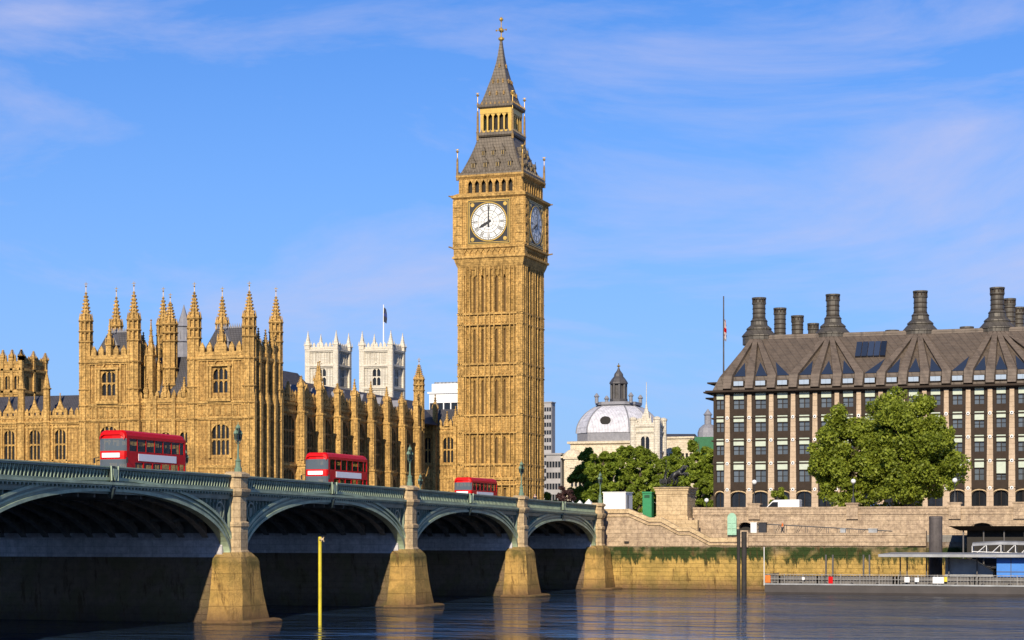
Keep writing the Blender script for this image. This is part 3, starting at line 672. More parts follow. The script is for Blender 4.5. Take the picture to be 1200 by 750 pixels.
# ================================================================== PALACE
PY, PX = 266.0, -133.0                                  # east front plane, north front plane
pal = thing('palace', (-150, 272, 9), 'long golden gothic palace with many crocketed pinnacles beside the clock tower', 'palace')
def pz(py, x=-148, y=PY): return wz(py, x, y)
TW = 10.1
def pav_tower(x0, x1, y0, y1, north=True):
    """pavilion tower with four corner turrets"""
    O = (x0, y0); w_ = x1-x0; d_ = y1-y0
    par, cor, w1a, w1b, c2, c3, w2a, w2b = pz(419), pz(423), pz(462), pz(433), pz(474), pz(492), pz(534), pz(498)
    for (OO, D, L_, lit) in (((x0, y0), EAST, w_, 1), ((x1, y0), NORTH, d_, 1), ((x0, y1), ((1, 0), (0, 1)), w_, 0), ((x0, y0), ((0, 1), (-1, 0)), d_, 0)):
        b = MB().frame(OO, *D); m = L_/2; ops = []
        if lit:
            hw = 1.25 if D is EAST else 1.1
            ops = [(m-hw, m+hw, w1a, w1b), (m-1.5, m+1.5, w2a, w2b)]
            if D is NORTH: ops = [(m-2.3, m-.9, w1a, w1b), (m+.9, m+2.3, w1a, w1b), (m-2.3, m-.9, w2a, w2b), (m+.9, m+2.3, w2a, w2b), (m-2.3, m-.9, 11, 16.5), (m+.9, m+2.3, 11, 16.5)]
            else: ops.append((m-1.5, m+1.5, 11, 16))
        b.sheet(0, L_, 0, par, ops, .4)
        b.build('wall', 'gold', pal, fix=False)
        for o_ in ops: gwin(pal, OO, D, *o_[:4], lights=(3 if o_ is ops[0] and D is EAST else 4 if D is EAST else 2), depth=.38, trans=1)
        t = MB().frame(OO, *D)
        for z_, o2, h_ in ((cor, .45, .45), (c2, .3, .35), (c3, .35, .3), (pz(548), .25, .3)): string(t, -.2, L_+.2, z_, o2, h_)
        crest(t, 0, L_, par, h=1.7, step=1.3, n0=-.3, n1=.15)
        if lit:
            for u in (1.25, m-2.1, m+2.1, L_-1.25): t.box(u-.13, u+.13, -.1, .22, c3, cor)
            if D is EAST:                               # window surround, oriel balcony, panels
                t.box(m-1.75, m-1.35, -.1, .4, w1a-1.2, w1b+.4); t.box(m+1.35, m+1.75, -.1, .4, w1a-1.2, w1b+.4); t.box(m-1.9, m+1.9, -.1, .45, w1b+.2, w1b+.5)
                t.box(m-1.9, m+1.9, -.1, .6, w1a-1.3, w1a-1.0); crest(t, m-1.8, m+1.8, w1a-1.0, .6, .6, .3, .55, False)
                for s_ in (-1, 1): t.loft([[(m+s_*1.3, n, w1b+.45), (m, n, w1b+1.7), (m+s_*.9, n, w1b+.45)] for n in (0, .3)])
                for s_ in (-1, 1): t.box(m+s_*1.75-.2, m+s_*1.75+.2, -.1, .35, w2a-.5, w2b+.5)
                for k in range(8):
                    u = .9+(L_-1.8)*(k+.5)/8; t.box(u-.3, u+.3, -.02, .1, c2+.55, c2+.5+(w1a-1.3-c2)*.55); t.box(u-.32, u+.32, -.02, .12, c3+.5, c2-.5); t.box(u-.16, u+.16, .1, .2, c3+.7, c2-.7)
            else:
                for u in (.3, 2.4, m, L_-2.4, L_-.3): t.box(u-.35, u+.35, -.1, .75, 0, c2+1); t.cone4(u-.35, u+.35, .0, .7, c2+1, c2+2.6)
                for u in (2.4, m, L_-2.4): t.box(u-.25, u+.25, -.1, .53, c2, par+.6); pinnacle(t, u, .1, par+.4, par+1.9, par+4.2, .3)
        k = 0
        while lit and D is EAST and .5+k*.62 < L_:
            u = .5+k*.62; k += 1
            for z0_, z1_ in ((c3+.4, c2-.3), (c2+.5, cor-.2), (10, c3-.4)):
                if not (m-2.0 < u < m+2.0) or z0_ == c3+.4: t.box(u-.055, u+.055, -.05, .14, z0_, z1_)
        t.build('moulding', 'goldp', pal)
    b = MB()                                            # steep roof between the turrets
    xa, xb, ya, yb = x0+.9, x1-.9, y0+.9, y1-.9; zt = pz(386)
    b.loft([[(xa, ya, par-.3), (xb, ya, par-.3), (xb, yb, par-.3), (xa, yb, par-.3)], [(xa+1.8, ya+1.8, zt), (xb-1.8, ya+1.8, zt), (xb-1.8, yb-1.8, zt), (xa+1.8, yb-1.8, zt)], [(xa+2.2, ya+2.2, zt+.2), (xb-2.2, ya+2.2, zt+.2), (xb-2.2, yb-2.2, zt+.2), (xa+2.2, yb-2.2, zt+.2)]])
    rf = b.build('roof', 'slate', pal)
    b = MB()
    for k in range(12):
        for q in (ya+2, yb-2): x_ = xa+2+(xb-xa-4)*k/11; b.cone4(x_-.15, x_+.15, q-.05, q+.05, zt+.1, zt+.9)
        for q in (xa+2, xb-2): y_ = ya+2+(yb-ya-4)*k/11; b.cone4(q-.05, q+.05, y_-.15, y_+.15, zt+.1, zt+.9)
    xm = (x0+x1)/2
    b.box(xm-.7, xm+.7, ya+.3, ya+2, par, par+2.2); b.loft([[(xm-.9, y_, par+2.2), (xm+.9, y_, par+2.2), (xm, y_, par+4)] for y_ in (ya+.2, ya+2)])
    b.build('roof_cresting', 'leadgrey', rf)
    b = MB(); pinnacle(b, xm, y0+.3, par+.5, par+2.2, pz(371), .42); b.build('gable_pinnacle', 'goldp', pal)
    for (x_, y_) in ((x0, y0), (x1, y0), (x0, y1), (x1, y1)):
        zt_ = {(0, 0): 340, (1, 0): 339, (0, 1): 345, (1, 1): 345}[(int(x_ == x1), int(y_ == y1))]
        turret(pal, x_+(.35 if x_ == x0 else -.35), y_+(.35 if y_ == y0 else -.35), 8, pz(398), wz(zt_, x_, y_ if y_ == y0 else y_-1)+.5, .84, rings=(c3, c2, cor, pz(455)))
XR0, XR1 = wx(224, PY), wx(291, PY)
XL0, XL1 = wx(97, PY), wx(158, PY)
YB = wy(327, PX)
pav_tower(XR0, PX, PY, YB)
pav_tower(XL0, XL1, PY, YB)
# recessed centre of the pavilion
yc = PY+.8
b = MB().frame((XL1, yc), *EAST); Lc = XR0-XL1; zt = pz(470)
w2a, w2b = pz(534), pz(498); ops = []
for i in range(3):
    u = Lc*(i+.5)/3; ops += [(u-.75, u+.75, w2a, pz(506)), (u-.75, u+.75, 11, 16)]
b.sheet(0, Lc, 0, zt, ops, .4); b.build('wall', 'gold', pal, fix=False)
for o_ in ops: gwin(pal, (XL1, yc), EAST, *o_, lights=2, depth=.38)
t = MB().frame((XL1, yc), *EAST)
for z_, o2, h_ in ((zt-.2, .3, .35), (pz(492), .35, .3), (pz(548), .25, .3), (pz(478), .2, .2)): string(t, 0, Lc, z_, o2, h_)
crest(t, 0, Lc, zt, 1.4, 1.0)
for i in range(4): u = Lc*i/3; t.box(u-.3, u+.3, -.1, .5, 0, zt+.8)
for i in range(3): u = Lc*(i+.5)/3; pinnacle(t, u, 0, zt+.6, zt+1.4, zt+3.6, .28)
for k in range(9): u = Lc*(k+.5)/9; t.box(u-.33, u+.33, -.02, .12, pz(489), pz(480)); t.box(u-.15, u+.15, .1, .2, pz(488), pz(481))
t.build('moulding', 'goldp', pal)
b = MB(); xa, xb = XL1, XR0
b.loft([[(xa, yc+.6, zt-.2), (xb, yc+.6, zt-.2), (xb, yc+11, zt-.2), (xa, yc+11, zt-.2)], [(xa, yc+4.5, pz(418, y=yc+4)), (xb, yc+4.5, pz(418, y=yc+4)), (xb, yc+7, pz(418, y=yc+4)), (xa, yc+7, pz(418, y=yc+4))]])
b.build('roof', 'slate', pal)
turret(pal, wx(199.5, yc+2.5), yc+2.5, pz(475), pz(398), pz(349, y=yc+2.5), .9, rings=(pz(430), pz(450)))
b = MB(); x_ = wx(177, yc+.6); pinnacle(b, x_, yc+.6, pz(470), pz(415), pz(373, y=yc), .5); b.box(x_-.4, x_+.4, yc-.27, yc+1, 8, pz(470))
x_ = wx(186, yc+2); pinnacle(b, x_, yc+2, pz(470), pz(432), pz(405), .35); x_ = wx(168, yc+2); pinnacle(b, x_, yc+2, pz(470), pz(440), pz(412), .35)
b.build('buttress_pinnacle', 'goldp', pal)
x_ = wx(215.5, 300); b = MB(); zz = lambda py: wz(py, x_, 300)   # dark ventilation lantern behind the roofs
b.lathe(x_, 300, [(1.5, 20), (1.5, zz(402)), (1.75, zz(401)), (1.3, zz(398)), (1.25, zz(384)), (1.5, zz(383)), (.9, zz(378)), (.35, zz(366)), (.04, zz(357))], 8)
for i in range(8): a = 2*math.pi*i/8; b.cone4(x_+1.35*math.cos(a)-.2, x_+1.35*math.cos(a)+.2, 300+1.35*math.sin(a)-.2, 300+1.35*math.sin(a)+.2, zz(402), zz(388))
b.build('ventilation_lantern', 'leadgrey', pal)
b = MB()                                                # broad roofs behind the pavilion
b.loft([[(XL0-.5, 278, 26), (-134, 278, 26), (-134, 300, 26), (XL0-.5, 300, 26)], [(XL0+5, 283, 33.2), (-139, 283, 33.2), (-139, 295, 33.2), (XL0+5, 295, 33.2)]]); b.build('roof', 'slate', pal)
# river wing to the south
yw = 270.0; XW0 = -200; XW1 = XL0; Lw = XW1-XW0
def lz(py): return wz(py, -175, yw)
b = MB().frame((XW0, yw), *EAST); ops = []
cen = [wx(10, yw), wx(40.5, yw), wx(70.5, yw)]; pitch = cen[2]-cen[1]
cen = [cen[2]-pitch*k for k in range(7)]
for c_ in cen: u = c_-XW0; ops += [(u-.95, u+.95, lz(539), lz(504)), (u-.95, u+.95, 11, 16)]
par = lz(491)
b.sheet(0, Lw, 0, par, ops, .4); b.build('wall', 'gold', pal, fix=False)
for o_ in ops: gwin(pal, (XW0, yw), EAST, *o_, lights=3, depth=.38)
t = MB().frame((XW0, yw), *EAST)
for z_, o2, h_ in ((lz(497), .35, .35), (lz(502), .15, .2), (lz(547), .25, .3), (lz(541), .2, .2)): string(t, 0, Lw, z_, o2, h_)
crest(t, 0, Lw, par, 1.3, 1.0)
for c_ in cen:
    u = c_-XW0; t.loft([[(u-1.1, n, par+.9), (u-.35, n, par+2.0), (u, n, par+3.1), (u+.35, n, par+2.0), (u+1.1, n, par+.9)] for n in (-.2, .12)])
    t.bar((u, 0, par+3), (u, 0, par+3.9), .09)
    for s_ in (-1, 1): t.box(u+s_*1.25-.12, u+s_*1.25+.12, -.1, .2, 0, par)
    for k in range(4): t.box(u-.85+k*.46, u-.5+k*.46, -.02, .12, lz(503.5)+.1, lz(498)-.1)
t.build('moulding', 'goldp', pal)
for k, c_ in enumerate(cen):
    x_ = c_-pitch/2; t = MB(); t.lathe(x_, yw-.15, [(.62, 0), (.62, lz(497)), (.75, lz(496)), (.55, lz(494)), (.5, lz(458)), (.72, lz(456.5)), (.5, lz(455)), (.3, lz(446)), (.05, lz(437))], 8)
    for q in range(5): 
        for i in range(8): a = 2*math.pi*(i+.5)/8; rr = .46-.08*q; t.box(x_+rr*math.cos(a)-.06, x_+rr*math.cos(a)+.06, yw-.15+rr*math.sin(a)-.06, yw-.15+rr*math.sin(a)+.06, lz(454)+q*.4, lz(454)+q*.4+.13)
    t.lathe(x_, yw-.15, [(.05, lz(438)), (.15, lz(436)), (.03, lz(434))], 6)
    t.build('buttress_turret', 'goldp', pal)
b = MB(); b.loft([[(XW0, y_, z_) for y_, z_ in ((yw+.7, par-.4), (yw+6.5, wz(463, -170, yw+6)), (yw+12, par-.4))], [(XW1+2, y_, z_) for y_, z_ in ((yw+.7, par-.4), (yw+6.5, wz(463, -170, yw+6)), (yw+12, par-.4))]]); b.build('roof', 'slate', pal)
# tower rising behind the river wing
yt = 296; x0, x1 = wx(-18, yt), wx(25, yt); dd = 7.5; tzz = lambda py: wz(py, x1, yt)
b = MB()
for OO, D, L_ in (((x0, yt), EAST, x1-x0), ((x1, yt), NORTH, dd)):
    b.frame(OO, *D); n_ = 4 if D is EAST else 2; ops = [(L_*(i+.5)/n_-.55, L_*(i+.5)/n_+.55, tzz(456), tzz(440)) for i in range(n_)]
    b.sheet(0, L_, 15, tzz(424), ops, .4)
    for o_ in ops: gwin(pal, OO, D, *o_, lights=2, depth=.38, trans=0)
    string(b, 0, L_, tzz(434), .3, .4); string(b, 0, L_, tzz(460), .3, .4); crest(b, 0, L_, tzz(426), 1.2, .9)
    for i in range(n_+1):
        u = L_*i/n_; b.box(u-.28, u+.28, -.1, .3, 15, tzz(422)); pinnacle(b, u, 0, tzz(422), tzz(418), tzz(409), .38)
b.frame(); b.box(x0, x1-.5, yt+.5, yt+dd, 15, tzz(424)); b.build('tower_wall', 'goldp', pal)
# north front, 8 bays with deep buttresses
YN0, YN1 = YB, 333.5
bp = [wy(p_, PX+1.3) for p_ in (350.5, 371.5, 392.5, 412.5, 431.5, 450, 468)]
bp = [282.2+6.86*k for k in range(8)]
def nz(py, y): return wz(py, PX, y)
ztn = 27.6
b = MB().frame((PX, YN0), *NORTH); ops = []
eds = [YN0]+bp
for y0, y1 in zip(eds, eds[1:]):
    m = (y0+y1)/2-YN0
    ops += [(m-2.45, m+2.45, 18.2, 25.6), (m-2.45, m+2.45, 10.3, 17.2)] if y1-y0 > 6.2 else [(m-1.9, m+1.9, 18.2, 25.6), (m-1.9, m+1.9, 10.3, 17.2)]
b.sheet(0, YN1-YN0, 0, ztn, ops, .5); b.build('wall', 'gold', pal, fix=False)
for o_ in ops: gwin(pal, (PX, YN0), NORTH, *o_, lights=5, depth=.45, trans=2, bar=.16, smat='goldd')  # darker tracery stone puts the shade of these bays into colour
t = MB().frame((PX, YN0), *NORTH)
for z_ in (ztn-.5, 25.9, 17.6, 9.8): string(t, 0, YN1-YN0, z_, .3, .3)
crest(t, 0, YN1-YN0, ztn, 1.5, 1.1)
for y0, y1 in zip(eds, eds[1:]):
    m = (y0+y1)/2-YN0; t.loft([[(m-1.2, n, ztn+.9), (m, n, ztn+3.0), (m+1.2, n, ztn+.9)] for n in (-.2, .12)])
t.build('moulding', 'goldp', pal)
for k, y_ in enumerate(bp):
    t = MB(); x0 = PX
    t.box(x0-.2, x0+1.55, y_-.55, y_+.55, 0, 17.8); t.box(x0-.2, x0+1.4, y_-.5, y_+.5, 17.8, 26.0); t.box(x0-.2, x0+1.7, y_-.7, y_+.7, 17.6, 17.9); t.box(x0-.2, x0+1.55, y_-.65, y_+.65, 25.9, 26.2)
    for z0_, z1_ in ((10, 13.4), (13.8, 17.2), (18.5, 21.8), (22.2, 25.6)):
        t.box(x0+.25, x0+.6, y_-.68, y_-.4, z0_, z1_); t.box(x0+.85, x0+1.2, y_-.68, y_-.4, z0_, z1_)
    t.box(x0+.2, x0+1.1, y_-.42, y_+.42, 26.2, 28.6)
    pinnacle(t, x0+.65, y_, 28.6, 30.0, nz((440, 423, 449, 444, 447, 453, 460, 456)[k], y_), .42)
    t.build('buttress', 'goldp', pal)
b = MB(); za, zb = 27.2, 31.8
b.loft([[(x_, YB-1, z_) for x_, z_ in ((PX-.8, za), (PX-5.5, zb), (PX-11, za))], [(x_, 346, z_) for x_, z_ in ((PX-.8, za), (PX-5.5, zb), (PX-11, za))]]); b.build('roof', 'slate', pal)
for k in range(7):                                      # roof dormers and small vents
    y_ = 280+k*8; b = MB(); b.box(PX-3.4, PX-1.8, y_-.6, y_+.6, 27.5, 29.6); b.loft([[(PX-1.7, y_-.8, 29.6), (PX-1.7, y_+.8, 29.6), (PX-1.7, y_, 30.8)], [(PX-4, y_-.8, 29.6), (PX-4, y_+.8, 29.6), (PX-4, y_, 30.8)]]); b.build('dormer', 'leadgrey', pal)
ty = wy(491, PX+.2); turret(pal, PX+.2, ty, 8, nz(458, ty), nz(424, ty), .78, rings=(17.8, 26, ztn))
x_ = wx(372.5, 300); b = MB(); pinnacle(b, x_, 300, 25, wz(446, x_, 300), wz(424, x_, 300), .5); b.build('roof_pinnacle', 'goldp', pal)
# short east-facing block against the clock tower
yl = 345.0; x0, x1 = -138, CX-H+.3; Ll = x1-x0; ll = lambda py: wz(py, -133, yl)
c1, c2 = wx(501, yl)-x0, wx(525.5, yl)-x0
b = MB().frame((x0, yl), *EAST); ops = [(c1-.6, c1+.6, ll(542), ll(512)), (c2-1.05, c2+1.05, ll(542), ll(512)), (c2-1, c2+1, 11, 15)]
b.sheet(0, Ll, 0, ll(503), ops, .4); b.box(0, Ll, -12, -.8, 0, ll(503)-.3); b.build('wall', 'gold', pal, fix=False)
for o_, k in zip(ops, (2, 3, 3)): gwin(pal, (x0, yl), EAST, *o_, lights=k, depth=.38)
t = MB().frame((x0, yl), *EAST); string(t, 0, Ll, ll(507), .3, .35); string(t, 0, Ll, ll(545), .25, .3); string(t, 0, Ll, ll(560), .2, .3); crest(t, 0, Ll, ll(503), 1.5, 1.0)
for p_ in (510, 534): u = wx(p_, yl)-x0; t.box(u-.3, u+.3, -.1, .5, 0, ll(498)); 
for p_, tp in ((510, 462), (534, 476), (524, 482)): u = wx(p_, yl)-x0; pinnacle(t, u, 0, ll(500), ll(tp+17), ll(tp), .38)
for k in range(14): u = Ll*(k+.5)/14; t.box(u-.25, u+.25, -.02, .12, ll(558), ll(549))
t.build('moulding', 'goldp', pal)
b = MB(); b.loft([[(x_, yl+.8, z_) for x_, z_ in ((x0-2, ll(503)), (x1, ll(503)))]+[(x1, yl+4, ll(478)), (x0-2, yl+4, ll(478))], [(x_, yl+12, z_) for x_, z_ in ((x0-2, ll(503)), (x1, ll(503)))]+[(x1, yl+8, ll(478)), (x0-2, yl+8, ll(478))]]); b.build('roof', 'slate', pal)
# ================================================================== BRIDGE
BX, BS = -74.0, -98.4                                   # north and south faces
PIERS = [247.4, 216.4, 182.4, 145.4, 106.0, 68.0, 30.0]
def zpar(y):                                            # top of the parapet
    t = abs(y-112)/135.4; return 11.92-1.12*t**1.6
CROWN = {0: 8.75, 1: 9.45, 2: 9.95, 3: 10.15, 4: 10.15, 5: 10.0}
br = thing('road_bridge', (-86, 150, 0), 'long green iron arch bridge on stone piers over the river', 'bridge')
ZSP = 5.3
def ys(a, b, step=1.0):
    n = max(2, round(abs(b-a)/step)+1); return [a+(b-a)*i/(n-1) for i in range(n)]
Y0, Y1 = 30.0, 250.0
# deck, road and pavements
def strip(name, x0, x1, dz0, dz1, mat, y0=-30, y1=262, **k):
    b = MB(); b.loft([[(x0, y, zpar(y)+dz0), (x1, y, zpar(y)+dz0), (x1, y, zpar(y)+dz1), (x0, y, zpar(y)+dz1)] for y in ys(y0, y1, 4)]); return b.build(name, mat, br, **k)
strip('deck', BS+.1, BX-.1, -1.75, -1.2, 'irons')
strip('carriageway', BS+4, BX-4, -1.2, -1.14, 'asphalt'); strip('footway', BX-4, BX-.25, -1.2, -1.0, 'pave'); strip('footway', BS+.25, BS+4, -1.2, -1.0, 'pave')
def arch_z(i, y):
    """lower edge of the arch ring of span i (between PIERS[i] and PIERS[i+1])"""
    a, c = PIERS[i]-1.35, PIERS[i+1]+1.35; m = (a+c)/2; h = (a-c)/2; t = min(1, abs(y-m)/h)
    return ZSP+(CROWN[i]-ZSP)*math.sqrt(max(0, 1-t**2.15))
def arch_pts(i, n=40):
    a, c = PIERS[i]-1.35, PIERS[i+1]+1.35; m = (a+c)/2; h = (a-c)/2
    return [(m+h*math.cos(math.pi*k/n)) for k in range(n+1)]
for side, (xf, sg) in enumerate(((BX, 1), (BS, -1))):
    for i in range(5 if side == 0 else 4):
        a, c = PIERS[i]-1.0, PIERS[i+1]+1.0
        yy = arch_pts(i)
        # arch ring: two proud mouldings following the curve
        b = MB()
        def curve(off, lo):                              # offset the arch outward by off
            pts = []
            for k, y in enumerate(yy):
                y0_, y1_ = yy[max(0, k-1)], yy[min(len(yy)-1, k+1)]; z0_, z1_ = arch_z(i, y0_), arch_z(i, y1_)
                d = Vector((y1_-y0_, z1_-z0_)); d = d.normalized() if d.length > 1e-6 else Vector((0, 1)); nrm = Vector((d.y, -d.x))
                if nrm.y < -.01 : nrm = -nrm
                if k == 0: nrm = Vector((1, 0))
                if k == len(yy)-1: nrm = Vector((-1, 0))
                pts.append((min(a+.0, max(c, y+nrm.x*off)), arch_z(i, y)+nrm.y*off))
            return pts
        def ribbon(o0, o1, x0, x1):
            p, q = curve(o0, 0), curve(o1, 0)
            b.loft([[(x0, u[0], u[1]), (x1, u[0], u[1]), (x1, v[0], v[1]), (x0, v[0], v[1])] for u, v in zip(p, q)])
        b.mat(0); ribbon(0, .8, xf-sg*.55, xf+sg*.06)
        b.mat(1); ribbon(-.04, .2, xf-sg*.5, xf+sg*.2); ribbon(.42, .56, xf-sg*.1, xf+sg*.13); ribbon(.76, .98, xf-sg*.1, xf+sg*.2)
        b.build('arch_ring', ['iron', 'ironl'], br)
        # spandrel plate, recessed, with its tracery
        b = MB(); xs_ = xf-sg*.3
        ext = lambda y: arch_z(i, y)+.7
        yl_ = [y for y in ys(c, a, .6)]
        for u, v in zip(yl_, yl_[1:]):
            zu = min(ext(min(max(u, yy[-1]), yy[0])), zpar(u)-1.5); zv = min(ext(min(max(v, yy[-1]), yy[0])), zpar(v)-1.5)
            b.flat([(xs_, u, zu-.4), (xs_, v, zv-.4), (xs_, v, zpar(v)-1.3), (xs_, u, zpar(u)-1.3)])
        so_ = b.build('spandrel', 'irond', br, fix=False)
        b = MB()
        for end, sg2 in ((a, -1), (c, 1)):
            q = end
            b.box(xs_, xf+sg*.1, min(q, q+sg2*.28), max(q, q+sg2*.28), ZSP+.3, zpar(q)-1.5)
            for k in range(1, 12):
                y = q+sg2*(.28+k*.62); zt_ = zpar(y)-1.75; zb_ = arch_z(i, min(max(y, yy[-1]), yy[0]))+1.0
                if zt_-zb_ > .35:
                    b.box(xs_, xf-sg*.02, y-.045, y+.045, zb_-.3, zt_)
                    if zt_-zb_ > .8: 
                        for s3 in (-1, 1): b.bar((xf-sg*.12, y-.31+s3*.31, zt_-.5), (xf-sg*.12, y, zt_), .045); b.bar((xf-sg*.12, y+s3*.31, zt_-.5), (xf-sg*.12, y, zt_-.02), .045)
            # roundel with a shield next to the pier
            yc_, zc_ = q+sg2*1.75, zpar(q)-2.95 if i else zpar(q)-2.8
            n = 20
            for r0, r1 in ((.62, .76),):
                b.loft([[(x_, yc_+rr*math.cos(2*math.pi*t/n), zc_+rr*1.12*math.sin(2*math.pi*t/n)) for t in range(n)] for rr, x_ in ((r1, xs_), (r1, xf), (r0, xf), (r0, xs_))], caps=False)
            b.loft([[(x_, yc_-.3, zc_+.38), (x_, yc_+.3, zc_+.38), (x_, yc_+.3, zc_-.05), (x_, yc_, zc_-.48), (x_, yc_-.3, zc_-.05)] for x_ in (xs_, xf-sg*.05)])
        b.loft([[(x_, y, z_) for x_, z_ in ((xs_, zpar(y)-1.95), (xf+sg*.04, zpar(y)-1.95), (xf+sg*.04, zpar(y)-1.8), (xs_, zpar(y)-1.8))] for y in ys(c, a, 3)])
        b.build('tracery', 'iron', so_)
        # fascia, cornice and parapet
        yl_ = ys(c+.1, a-.1, 2)
        def run(x0, x1, d0, d1): b.loft([[(x0, y, zpar(y)+d0), (x1, y, zpar(y)+d0), (x1, y, zpar(y)+d1), (x0, y, zpar(y)+d1)] for y in yl_])
        b = MB(); run(xf-sg*.3, xf+sg*.08, -1.85, -1.28)
        b.mat(1); run(xf-sg*.3, xf+sg*.42, -1.30, -1.12); run(xf-sg*.3, xf+sg*.28, -1.42, -1.30); b.mat(0)
        for y in ys(c+.3, a-.3, .5): b.box(xf+(.06 if sg > 0 else -.3), xf+(.3 if sg > 0 else -.06), y-.09, y+.09, zpar(y)-1.58, zpar(y)-1.42)
        b.build('cornice', ['iron', 'ironl'], br)
        b = MB(); b.mat(2); run(xf-sg*.16, xf-sg*.02, -1.12, -.16)
        b.mat(0); run(xf-sg*.3, xf+sg*.2, -.2, 0); run(xf-sg*.2, xf+sg*.12, -1.13, -.97)
        b.mat(1); run(xf-sg*.1, xf+sg*.24, -.06, .03)
        b.mat(1)
        if side == 0:
            n_ = round((a-c)/.46)
            for k in range(n_):                         # pierced trefoils: leaning bars between the rails
                y = c+.2+(a-c-.4)*k/n_; z_ = zpar(y)
                b.loft([[(x_, y, z_-.97), (x_, y+.1, z_-.97), (x_, y+.34, z_-.22), (x_, y+.24, z_-.22)] for x_ in (xf-.04, xf+.09)])
                b.mat(0); b.box(xf-.04, xf+.05, y+.02, y+.12, z_-.5, z_-.22); b.mat(1)
        po = b.build('parapet', ['iron', 'ironl', 'irond'], br)
        # ornament at the crown
        m = (a+c)/2; zc_ = zpar(m)
        if side == 0:
            g = MB(); g.mat(0).lathe(xf+.12, m, [(.05, zc_-2.3), (.2, zc_-2.0), (.3, zc_-1.6), (.22, zc_-1.35)], 8)
            g.mat(1).box(xf, xf+.36, m-.35, m+.35, zc_-1.3, zc_-1.15); g.mat(0).box(xf, xf+.28, m-.28, m+.28, zc_-1.1, zc_+.05); g.mat(1)
            g.loft([[(x_, m-.3, zc_-.15), (x_, m+.3, zc_-.15), (x_, m+.3, zc_-.6), (x_, m, zc_-.98), (x_, m-.3, zc_-.6)] for x_ in (xf+.3, xf+.46)])
            for s3 in (-1, 1): g.bar((xf+.4, m+s3*.42, zc_-1.0), (xf+.4, m+s3*.5, zc_+.05), .07)
            g.build('crown_shield', ['irond', 'ironl'], br)
# iron ribs and cross bracing under the deck
for i in range(4):
    yy = [y for y in arch_pts(i, 60) if arch_z(i, y) > 6.8][::2]
    for k in range(11):
        x = BX-1.6-(BX-BS-2.6)*k/10.4
        b = MB(); b.loft([[(x-.16, y, arch_z(i, y)), (x+.16, y, arch_z(i, y)), (x+.16, y, arch_z(i, y)+.75), (x-.16, y, arch_z(i, y)+.75)] for y in yy])
        b.loft([[(x-.28, y, arch_z(i, y)-.06), (x+.28, y, arch_z(i, y)-.06), (x+.28, y, arch_z(i, y)+.02), (x-.28, y, arch_z(i, y)+.02)] for y in yy])
        b.build('rib', 'irons', br)
    b = MB()
    for y in yy[2:-2:2]: b.box(BS+1, BX-.6, y-.08, y+.08, arch_z(i, y)+.25, arch_z(i, y)+.5)
    for y in ys(yy[-1]+1, yy[0]-1, 2.2): b.box(BS+1, BX-.6, y-.12, y+.12, zpar(y)-2.2, zpar(y)-1.7)
    b.build('cross_bracing', 'irons', br)
# piers
for i, yp in enumerate(PIERS[:5]):
    zt = zpar(yp)
    ab = i == 0
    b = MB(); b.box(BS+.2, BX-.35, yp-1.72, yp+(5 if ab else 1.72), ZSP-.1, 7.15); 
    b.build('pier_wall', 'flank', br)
    b = MB(); b.box(BS+.4, BX-.5, yp-1.1, yp+(5 if ab else 1.1), 7.15, zt-1.7); b.build('pier_diaphragm', 'irons', br)
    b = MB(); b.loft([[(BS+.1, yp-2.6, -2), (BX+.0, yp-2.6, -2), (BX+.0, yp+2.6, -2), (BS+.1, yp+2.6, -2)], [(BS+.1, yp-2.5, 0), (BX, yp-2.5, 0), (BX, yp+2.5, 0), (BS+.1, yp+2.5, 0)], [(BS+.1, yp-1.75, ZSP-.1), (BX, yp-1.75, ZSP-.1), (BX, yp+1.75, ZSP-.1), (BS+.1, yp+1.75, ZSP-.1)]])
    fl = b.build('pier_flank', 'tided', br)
    for xf, sg in ((BX, 1), (BS, -1)):
        def P(dx, dy, z): return (xf+sg*dx, yp+dy, z)
        def noz(w_, d_, c_, z): return [P(-.9, -w_, z), P(d_-c_, -w_, z), P(d_, -w_+c_*1.1, z), P(d_, w_-c_*1.1, z), P(d_-c_, w_, z), P(-.9, w_, z)]
        b = MB()
        b.loft([noz(3.8, 2.1, .9, -2), noz(3.4, 1.85, .85, 0), noz(3.1, 1.7, .8, .9), noz(2.75, 1.55, .8, 2.2), noz(2.5, 1.4, .75, 3.6), noz(2.4, 1.32, .7, 4.5), noz(2.38, 1.3, .7, 4.85), noz(2.25, 1.2, .7, 5.15), noz(1.45, .95, .6, 5.6)])
        bo = b.build('pier_base', 'tidep', br)
        b = MB(); b.loft([noz(4.2, 2.9, 1.2, -2), noz(4.1, 2.8, 1.2, .06), noz(3.9, 2.6, 1.1, .2)]); b.build('pier_footing', 'tidep', bo)
        # shaft
        def oc(w_, d_, z): return [P(-.4, -w_, z), P(d_-.42, -w_, z), P(d_, -w_+.5, z), P(d_, w_-.5, z), P(d_-.42, w_, z), P(-.4, w_, z)]
        b = MB(); b.loft([oc(1.22, .86, 5.4), oc(1.22, .86, 5.65), oc(1.12, .76, 5.8), oc(1.12, .76, 7.6), oc(1.2, .84, 7.7), oc(1.2, .84, 8.0), oc(1.02, .68, 8.1), oc(1.02, .68, zt-1.75), oc(1.12, .8, zt-1.65), oc(1.3, .95, zt-1.3), oc(1.3, .95, zt-1.1), oc(1.1, .75, zt-1.05), oc(1.1, .75, zt-.2), oc(1.25, .9, zt-.12), oc(1.25, .9, zt+.12), oc(.9, .6, zt+.3)])
        b.build('pier_shaft', 'gran2', br)
